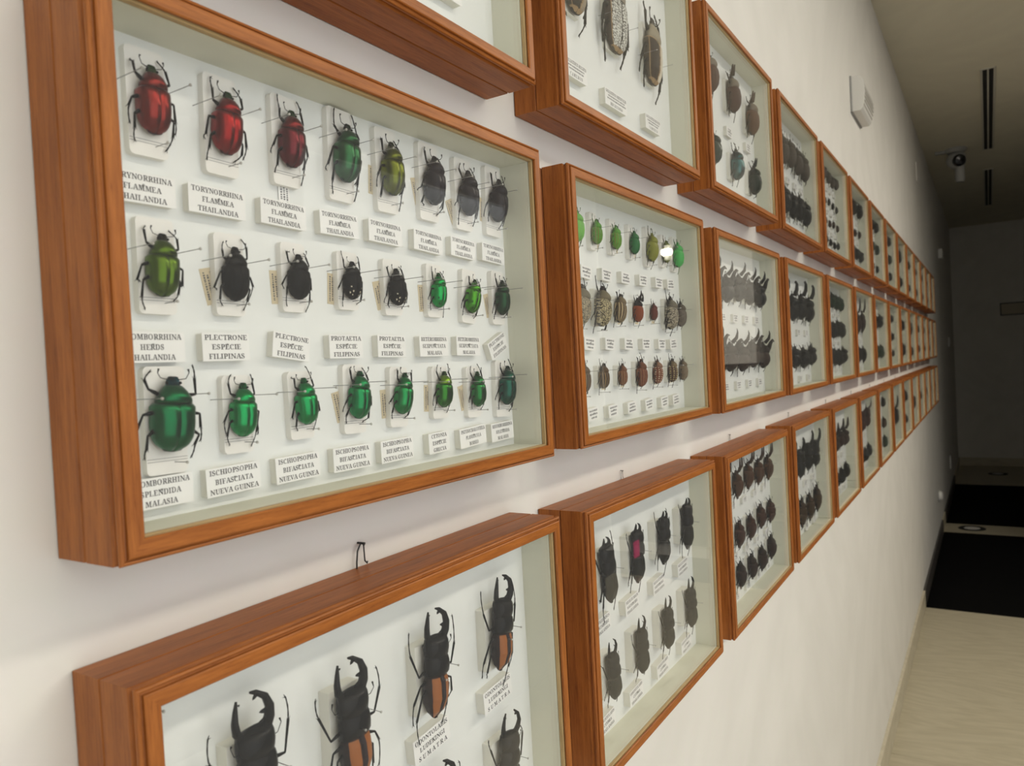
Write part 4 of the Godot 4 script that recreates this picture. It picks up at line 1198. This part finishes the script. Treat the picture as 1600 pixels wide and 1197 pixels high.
func build_far_specimens() -> void:
	var black := Color(0.006, 0.0055, 0.0055)
	var brown := Color(0.045, 0.022, 0.013)
	var grey := Color(0.055, 0.045, 0.036)
	var dgreen := Color(0.010, 0.030, 0.014)
	var up_horn := [[[0, 0.46, 0.6, 0.22], [0.05, 0.62, 1.2, 0.17], [0.1, 0.80, 1.5, 0.08], [0.15, 0.92, 1.3, 0.03]], [[0.1, 0.25, 1.0, 0.3], [0.5, 0.48, 1.5, 0.2], [1.2, 0.60, 1.6, 0.14], [2.0, 0.58, 1.5, 0.06]]]
	var two_horn := [[[-0.3, 0.44, 0.6, 0.2], [-0.6, 0.65, 0.9, 0.16], [-0.5, 0.9, 1.0, 0.09], [-0.25, 1.05, 0.9, 0.04]], [[0.3, 0.44, 0.6, 0.2], [0.65, 0.65, 0.9, 0.16], [0.6, 0.92, 1.0, 0.09], [0.3, 1.08, 0.9, 0.04]]]
	var hook_horn := [[[0, 0.42, 0.7, 0.24], [0.15, 0.62, 1.1, 0.2], [0.1, 0.82, 1.3, 0.15], [-0.4, 0.92, 1.3, 0.1], [-0.8, 0.86, 1.2, 0.04]]]
	# row, column, then each line of beetles: [how many, first x, last x, y, length, width share, form, colour, look, horns]
	var plan := [
		[0, 3, [5, -0.135, 0.145, 0.052, 0.062, 0.56, "flower", grey, "grey-brown", []], [5, -0.135, 0.145, -0.055, 0.058, 0.55, "flower", black, "black", []]],
		[0, 4, [6, -0.145, 0.155, 0.092, 0.034, 0.55, "flower", grey, "grey-brown", []], [6, -0.145, 0.155, 0.024, 0.021, 0.5, "flower", black, "small black", []], [6, -0.145, 0.155, -0.030, 0.021, 0.5, "flower", brown, "small brown", []], [6, -0.145, 0.155, -0.082, 0.022, 0.6, "flower", black, "small black", []]],
		[0, 5, [3, -0.11, 0.145, 0.080, 0.052, 0.6, "flower", black, "large black", []], [4, -0.135, 0.145, 0.003, 0.026, 0.5, "flower", brown, "small brown", []], [4, -0.135, 0.145, -0.066, 0.040, 0.6, "rhino", black, "round black", []]],
		[0, 6, [3, -0.11, 0.145, 0.084, 0.044, 0.55, "flower", black, "black", []], [3, -0.11, 0.145, 0.004, 0.042, 0.55, "flower", dgreen, "dark green", []], [3, -0.11, 0.145, -0.072, 0.030, 0.6, "rhino", black, "small black", []]],
		[0, 7, [2, -0.07, 0.13, 0.084, 0.044, 0.6, "rhino", black, "black", []], [2, -0.07, 0.13, 0.006, 0.044, 0.6, "flower", dgreen, "dark green", []], [2, -0.07, 0.13, -0.070, 0.040, 0.6, "flower", black, "dark", []]],
		[0, 8, [2, -0.07, 0.13, 0.06, 0.060, 0.5, "stag", black, "black", []], [2, -0.07, 0.13, -0.06, 0.050, 0.5, "flower", black, "black", []]],
		[0, 9, [2, -0.07, 0.13, 0.06, 0.052, 0.5, "flower", dgreen, "dark green", []], [2, -0.07, 0.13, -0.06, 0.044, 0.5, "flower", black, "black", []]],
		[0, 10, [2, -0.07, 0.13, 0.06, 0.048, 0.5, "flower", brown, "brown", []], [2, -0.07, 0.13, -0.06, 0.048, 0.5, "flower", black, "black", []]],
		[0, 11, [2, -0.07, 0.13, 0.06, 0.052, 0.5, "flower", black, "black", []], [2, -0.07, 0.13, -0.06, 0.052, 0.5, "flower", brown, "brown", []]],
		[0, 12, [2, -0.07, 0.13, 0.06, 0.050, 0.5, "flower", brown, "brown", []], [2, -0.07, 0.13, -0.06, 0.050, 0.5, "flower", black, "black", []]],
		[0, 13, [2, -0.07, 0.13, 0.0, 0.06, 0.5, "flower", brown, "brown", []]],
		[1, 2, [5, -0.140, 0.130, 0.056, 0.046, 0.66, "rhino", black, "horned black", up_horn], [5, -0.140, 0.135, -0.054, 0.048, 0.66, "rhino", brown.lerp(black, 0.5), "brownish horned", up_horn]],
		[1, 3, [4, -0.130, 0.125, 0.045, 0.058, 0.68, "rhino", black, "broad black horned", hook_horn], [4, -0.130, 0.130, -0.062, 0.048, 0.70, "rhino", black, "broad black", []]],
		[1, 4, [5, -0.135, 0.135, 0.080, 0.042, 0.56, "flower", dgreen, "dark green", []], [5, -0.135, 0.135, 0.006, 0.046, 0.58, "flower", black, "violet black", []], [5, -0.135, 0.140, -0.068, 0.048, 0.62, "rhino", black, "round black", []]],
		[1, 5, [3, -0.10, 0.105, 0.035, 0.072, 0.34, "long", brown.lerp(black, 0.4), "slender brown", two_horn], [3, -0.10, 0.10, -0.066, 0.056, 0.30, "long", black, "slender black", []]],
		[1, 6, [3, -0.10, 0.14, 0.050, 0.052, 0.64, "rhino", black, "round black", []], [3, -0.10, 0.14, -0.060, 0.054, 0.60, "flower", dgreen, "dark green", []]],
		[1, 7, [2, -0.07, 0.13, 0.076, 0.034, 0.7, "rhino", black, "small black", []], [2, -0.07, 0.13, -0.002, 0.036, 0.7, "rhino", black, "small black", []], [2, -0.07, 0.13, -0.076, 0.032, 0.7, "rhino", black, "small black", []]],
		[1, 8, [2, -0.07, 0.13, 0.058, 0.055, 0.5, "flower", black, "black", []], [2, -0.07, 0.13, -0.060, 0.062, 0.5, "rhino", black, "black", []]],
		[1, 9, [2, -0.07, 0.13, 0.050, 0.080, 0.4, "long", black, "slender black", []], [2, -0.07, 0.13, -0.072, 0.052, 0.5, "flower", black, "black", []]],
		[1, 10, [2, -0.07, 0.13, 0.055, 0.052, 0.5, "flower", dgreen, "dark green", []], [2, -0.07, 0.13, -0.060, 0.052, 0.5, "flower", brown, "brown", []]],
		[1, 11, [2, -0.07, 0.13, 0.055, 0.052, 0.5, "flower", brown, "brown", []], [2, -0.07, 0.13, -0.060, 0.052, 0.5, "flower", black, "black", []]],
		[1, 12, [2, -0.07, 0.13, 0.055, 0.060, 0.5, "flower", black, "black", []], [2, -0.07, 0.13, -0.060, 0.052, 0.5, "flower", brown, "brown", []]],
		[1, 13, [2, -0.07, 0.13, 0.0, 0.07, 0.5, "flower", black, "black", []]],
		[2, 2, [5, -0.135, 0.130, 0.070, 0.046, 0.42, "long", Color(0.07, 0.032, 0.016), "slender red-brown", two_horn], [5, -0.135, 0.135, -0.012, 0.044, 0.46, "long", Color(0.05, 0.02, 0.012), "dark red-brown", []], [5, -0.135, 0.130, -0.080, 0.044, 0.48, "long", black.lerp(brown, 0.5), "blackish", []]],
		[2, 3, [4, -0.13, 0.125, 0.040, 0.062, 0.5, "stag", black, "black hook-horned", hook_horn], [4, -0.13, 0.120, -0.066, 0.062, 0.46, "long", Color(0.05, 0.028, 0.015), "brown-winged", []]],
		[2, 4, [4, -0.13, 0.10, 0.036, 0.050, 0.58, "rhino", brown.lerp(black, 0.4), "long-horned", two_horn], [4, -0.13, 0.105, -0.060, 0.044, 0.56, "flower", black, "black", []]],
		[2, 5, [3, -0.10, 0.125, 0.048, 0.062, 0.52, "stag", Color(0.05, 0.014, 0.01), "dark red", up_horn.slice(0, 1)], [4, -0.13, 0.130, -0.060, 0.046, 0.5, "flower", black, "black", []]],
		[2, 6, [2, -0.07, 0.13, 0.074, 0.040, 0.6, "rhino", black, "black", []], [2, -0.07, 0.13, -0.006, 0.042, 0.6, "flower", Color(0.04, 0.018, 0.01), "red-brown", []], [2, -0.07, 0.13, -0.080, 0.048, 0.55, "flower", dgreen, "dark green", []]],
		[2, 7, [2, -0.08, 0.12, -0.012, 0.080, 0.52, "rhino", black, "huge horned", two_horn]],
		[2, 8, [2, -0.07, 0.13, 0.046, 0.056, 0.5, "flower", black, "black", []], [2, -0.07, 0.13, -0.066, 0.042, 0.5, "flower", black, "small black", []]],
		[2, 9, [2, -0.08, 0.12, -0.010, 0.078, 0.5, "rhino", black, "huge black", []]],
		[2, 10, [2, -0.08, 0.12, 0.0, 0.06, 0.5, "flower", brown, "brown", []]],
		[2, 11, [2, -0.08, 0.12, 0.0, 0.06, 0.5, "flower", black, "black", []]],
		[2, 12, [2, -0.08, 0.12, 0.0, 0.06, 0.5, "flower", brown, "brown", []]],
		[2, 13, [2, -0.08, 0.12, 0.0, 0.06, 0.5, "flower", black, "black", []]],
	]
	for p in plan:
		var row: int = p[0]
		var col: int = p[1]
		var where := case_words(row, col)
		var lines: int = p.size() - 2
		for n in lines:
			var l: Array = p[2 + n]
			var word: String = ["upper", "lower"][n] if lines == 2 else (ROW_WORD[n] if lines == 3 else (["top", "second", "third", "bottom"][n] if lines == 4 else "only"))
			for i in l[0]:
				var x: float = lerpf(l[1], l[2], i / maxf(1.0, l[0] - 1.0))
				var variant: int = (i + n) % 2
				var key := "far %.3f %.2f %s %s %d %s" % [l[4], l[5], l[6], l[7].to_html(), variant, l[9].hash()]
				var c := hue(l[7], 0.1)
				var d := {"form": l[6], "len": l[4], "width": l[4] * l[5], "height": minf(0.0175, l[4] * 0.36), "colors": c, "skin": "chitin_gloss" if l[7] == black or l[7] == dgreen else "chitin_satin", "seed": 900 + variant, "spread": 0.9, "fine": col < 4, "horns": l[9]}
				if l[6] == "stag" and l[9].is_empty():
					d.jaws = [[[0.5, -0.02, 0.18], [0.8, 0.1, 0.15], [0.7, 0.25, 0.08]], [[0.5, -0.02, 0.18], [0.8, 0.1, 0.15], [0.7, 0.25, 0.08]]]
				var spot := "%s row, %s" % [word, where]
				beetle("beetle", key, d, "%s beetle, %s in %s" % [l[8], ORDINAL[i], spot], "beetles in " + where, at_case(row, col, x, l[3] + [0.0, 0.0028, -0.002][(i * 2 + n) % 3], BOARD_Z + 0.0052), [4, -4, 7][(i + n) % 3])
				if col < 7:
					mounting_card(at_case(row, col, x, l[3] - l[4] * 0.03, BOARD_Z + 0.0002), Vector2(l[4] * l[5] * 0.7, l[4] * 0.8), 0.005, "pale foam block under beetle, %s in %s" % [ORDINAL[i], spot], "foam blocks in " + where, 0, false, "mounting_block")
				if col < 6:
					var drop: float = l[4] * 0.5 + (0.024 if lines == 2 else 0.014)
					name_label(at_case(row, col, x - 0.003, maxf(l[3] - drop, -0.112), BOARD_Z + 0.0002), Vector2(minf(0.026, 0.8 * (l[2] - l[1]) / maxf(1.0, l[0] - 1.0)), 0.014 if lines == 2 else 0.010), 0.005, "", "white name label, %s in %s" % [ORDINAL[i], spot], "name labels in " + where, 2 if row == 2 else 0, 930 + i % 3)
				if col < 4 and i == l[0] - 1:
					pin(at_case(row, col, x + l[4] * l[5] * 0.62, l[3] + 0.004, BOARD_Z), 0.024, "steel pin beside the last beetle of the %s row, %s" % [word, where], "pins in " + where)


# ------------------------------------------------------------------ hooks above the bottom tier

func build_hooks() -> void:
	for col in 9:
		var c := case_centre(2, col)
		var y: float = c.y + CASE_H / 2 + ([0.005, -0.0012, -0.0032][col] if col < 3 else 0.0)
		var o := thing("wire_hook", "dark wire hook on the wall above the %s" % case_words(2, col), "hook", wall_point(c.x + 0.001, y, 0), PI / 2, "wire hooks above the bottom tier")
		if col > 0:
			o.scale = Vector3(0.62, 0.62, 0.62)
		part("nail", tube_mesh("nail", [Vector3(0, 0.0165, 0), Vector3(0, 0.0165, 0.005), Vector3(0, 0.0162, 0.0062)], [0.0008, 0.0008, 0.0013], 8), M.dark_wire if col == 0 else M.pin_steel, o)
		part("wire", tube_mesh("hookwire", [Vector3(-0.006, -0.006, 0.0035), Vector3(-0.0055, 0.004, 0.0035), Vector3(-0.0045, 0.012, 0.0038), Vector3(-0.001, 0.0172, 0.004), Vector3(0.0015, 0.0165, 0.004), Vector3(0.0018, 0.009, 0.004), Vector3(0.0020, 0.004, 0.004), Vector3(0.0040, 0.0018, 0.004), Vector3(0.0048, 0.0030, 0.004)], [0.0006, 0.0006, 0.0006, 0.0006, 0.0006, 0.0005, 0.0006, 0.0007, 0.0004], 7), M.dark_wire if col == 0 else M.pin_steel, o)


# ------------------------------------------------------------------ fittings on wall, ceiling and floor

func build_fittings() -> void:
	# emergency light: extruded case with a ribbed front
	var o := thing("emergency_light", "white ribbed emergency light high on the white wall above the cases", "wall light", wall_point(2.81, 0.892, 0), PI / 2)
	var side := [Vector2(0, 0.060), Vector2(0.024, 0.060), Vector2(0.034, 0.057), Vector2(0.041, 0.048), Vector2(0.045, 0.030), Vector2(0.0455, 0.0), Vector2(0.043, -0.030), Vector2(0.038, -0.052), Vector2(0.030, -0.060), Vector2(0, -0.060)]
	var st := begin()
	for i in side.size():
		var p: Vector2 = side[i]
		var q: Vector2 = side[(i + 1) % side.size()]
		var d := q - p
		quad(st, Vector3(-0.115, p.y, p.x), Vector3(0.115, p.y, p.x), Vector3(0.115, q.y, q.x), Vector3(-0.115, q.y, q.x), Vector3(0, d.x, -d.y).normalized())
		for s in [-1.0, 1.0]:
			tri(st, Vector3(0.115 * s, 0, 0.02), Vector3(0.115 * s, p.y, p.x), Vector3(0.115 * s, q.y, q.x), Vector3(s, 0, 0))
	part("housing", st.commit(), M.white_plastic, o)
	part("back_plate", chamfer_box(Vector3(0.238, 0.126, 0.006), 0.002), M.grey_plastic, o, Vector3(0, 0, 0.003))
	for k in 7:
		part("rib", chamfer_box(Vector3(0.222, 0.0075, 0.005), 0.0015), M.diffuser, o, Vector3(0, 0.039 - k * 0.013, 0.0455 - 0.0026 * absf(k - 3) * absf(k - 3) / 4.0))
	# cover plates and sockets further down the wall
	var small := [
		["cover_plate", "flat blank cover plate high on the white wall", "cover plate", 5.68, 1.19, Vector3(0.10, 0.13, 0.006)],
		["wall_sensor", "small white sensor box high on the wall beyond the cases", "sensor", 8.1, 0.88, Vector3(0.10, 0.09, 0.035)],
		["light_switch", "pale light switch on the wall beyond the cases", "switch", 9.45, 0.045, Vector3(0.10, 0.10, 0.012)],
		["wall_socket", "white wall socket low on the wall above the second black mat", "socket", 8.7, -1.19, Vector3(0.09, 0.13, 0.012)],
	]
	for s in small:
		var t := thing(s[0], s[1], s[2], wall_point(s[3], s[4], 0), PI / 2)
		var size: Vector3 = s[5]
		part("plate", chamfer_box(size, 0.003), M.white_plastic if s[0] != "cover_plate" else M.wall_paint, t, Vector3(0, 0, size.z / 2))
		if s[0] == "light_switch":
			part("rocker", chamfer_box(Vector3(0.045, 0.06, 0.006), 0.002), M.white_plastic, t, Vector3(0, 0, size.z + 0.002))
		elif s[0] == "wall_socket":
			for k in 2:
				part("socket_face", lathe("socket", [Vector2(0.0, 0.001), Vector2(0.018, 0.001), Vector2(0.02, 0.004), Vector2(0.022, 0.0)], 16), M.grey_plastic, t, Vector3(0, 0.03 - k * 0.06, size.z), Vector3(PI / 2, 0, 0))
		elif s[0] == "wall_sensor":
			part("lens", chamfer_box(Vector3(0.06, 0.04, 0.01), 0.004), M.grey_plastic, t, Vector3(0, -0.01, size.z + 0.003))
		else:
			for k in 2:
				part("screw", lathe("screw", [Vector2(0.0, 0.002), Vector2(0.003, 0.0015), Vector2(0.0035, 0.0)], 10), M.steel, t, Vector3(0, 0.05 - k * 0.1, size.z - 0.0002), Vector3(PI / 2, 0, 0))
	var g := thing("night_light", "round white plug-in light low on the wall by the first black mat", "night light", wall_point(6.6, -1.18, 0), PI / 2)
	part("plug_body", lathe("plug", [Vector2(0.0, 0.036), Vector2(0.02, 0.034), Vector2(0.036, 0.026), Vector2(0.042, 0.012), Vector2(0.042, 0.0)], 20), M.white_plastic, g, Vector3.ZERO, Vector3(PI / 2, 0, 0))
	part("rim", lathe("plugrim", [Vector2(0.042, 0.006), Vector2(0.047, 0.004), Vector2(0.047, 0.0)], 20), M.grey_plastic, g, Vector3.ZERO, Vector3(PI / 2, 0, 0))
	# slot diffusers in the ceiling
	for k in 2:
		var u0: float = [4.73, 7.53][k]
		var u1: float = [6.73, 9.49][k]
		var t := thing("slot_diffuser", "double-slot air diffuser in the ceiling %s the security camera" % ["this side of", "beyond"][k].replace("this side of", "beside"), "air vent", Vector3(0.424, CEIL_Y, -(u0 + u1) / 2), 0, "ceiling air slots")
		var len_ := u1 - u0
		part("recess", chamfer_box(Vector3(0.058, 0.003, len_), 0.0005), M.slot_black, t, Vector3(0, -0.0015, 0))
		for j in 3:
			part("frame_bar", chamfer_box(Vector3([0.012, 0.009, 0.012][j], 0.006, len_ + 0.02), 0.001), M.diffuser_frame, t, Vector3([-0.032, 0.0, 0.032][j], -0.003, 0))
		for j in 2:
			part("end_cap", chamfer_box(Vector3(0.076, 0.006, 0.012), 0.001), M.diffuser_frame, t, Vector3(0, -0.003, (len_ / 2 + 0.004) * (1 if j else -1)))
	# security camera
	var cam := thing("security_camera", "white ball security camera under the ceiling with a black lens", "camera", Vector3(0.215, CEIL_Y, -6.55), 0)
	part("mount", lathe("mount", [Vector2(0.0, -0.03), Vector2(0.06, -0.03), Vector2(0.075, -0.012), Vector2(0.075, 0.0)], 24), M.grey_plastic, cam)
	var ball := part("ball", lathe("ball", [Vector2(0.0, -0.07), Vector2(0.035, -0.06), Vector2(0.06, -0.035), Vector2(0.07, 0.0), Vector2(0.06, 0.035), Vector2(0.035, 0.06), Vector2(0.0, 0.07)], 24), M.grey_plastic, cam, Vector3(0, -0.085, 0))
	part("lens", lathe("lens", [Vector2(0.0, 0.012), Vector2(0.03, 0.010), Vector2(0.045, 0.0), Vector2(0.046, -0.015)], 24), M.black_glass, ball, Vector3(0.022, -0.016, 0.058), Vector3(PI / 2 + 0.15, 0.35, 0))
	part("antenna", lathe("stub", [Vector2(0.0, -0.13), Vector2(0.026, -0.128), Vector2(0.034, -0.115), Vector2(0.034, 0.0), Vector2(0.0, 0.0)], 18), M.grey_plastic, cam, Vector3(0.02, -0.125, 0.0))
	part("arm", chamfer_box(Vector3(0.10, 0.02, 0.04), 0.004), M.grey_plastic, cam, Vector3(-0.09, -0.012, 0))
	# floor lights
	for k in 2:
		var at: Vector3 = [Vector3(0.207, FLOOR_Y, -7.13), Vector3(0.415, FLOOR_Y, -10.3)][k]
		var t := thing("floor_light", ["round recessed floor light in the pale strip between black mats", "round recessed floor light before the dark end wall"][k], "floor light", at, 0, "recessed floor lights")
		part("trim_ring", lathe("floorring", [Vector2(0.06, 0.0035), Vector2(0.098, 0.003), Vector2(0.102, 0.0)], 32), M.slot_black, t)
		part("cover", lathe("floorcover", [Vector2(0.0, 0.004), Vector2(0.052, 0.004), Vector2(0.06, 0.002), Vector2(0.06, 0.0)], 32), M.white_plastic, t)
	# framed notice on the end wall
	var n := thing("framed_notice", "small framed notice plate on the dark end wall", "sign", Vector3(0.645, 0.42, -ROOM_END), 0)
	part("plate", chamfer_box(Vector3(0.25, 0.14, 0.008), 0.002), M.sign_plate, n, Vector3(0, 0, 0.004))
	for k in 4:
		part("frame", chamfer_box(Vector3(0.27, 0.012, 0.014) if k < 2 else Vector3(0.012, 0.156, 0.014), 0.002), M.dark_skirting, n, Vector3(0, [0.072, -0.072][k], 0.007) if k < 2 else Vector3([-0.129, 0.129][k - 2], 0, 0.007))
	# things on the facing wall that show only as reflections in the glass
	var l := thing("wall_lamp", "small bright wall lamp on the dark cross wall", "wall lamp", Vector3(1.775, 0.83, -5.4), PI)
	part("lamp_bracket", chamfer_box(Vector3(0.06, 0.12, 0.03), 0.004), M.white_plastic, l, Vector3(0, 0, -0.015))
	part("lamp_glass", chamfer_box(Vector3(0.085, 0.05, 0.05), 0.012), M.lamp_glow, l, Vector3(0.0, 0.0, -0.055))
	var tv := thing("small_screen", "small magenta screen on a low black stand across the corridor", "screen", Vector3(1.98, FLOOR_Y, -4.95), 0)
	part("stand", chamfer_box(Vector3(0.10, 0.09, 0.16), 0.01), M.slot_black, tv, Vector3(0.03, 0.045, 0))
	part("bezel", chamfer_box(Vector3(0.02, 0.14, 0.12), 0.003), M.slot_black, tv, Vector3(0, 0.155, 0))
	part("screen", chamfer_box(Vector3(0.003, 0.12, 0.10), 0.001), M.screen_glow, tv, Vector3(-0.011, 0.155, 0))
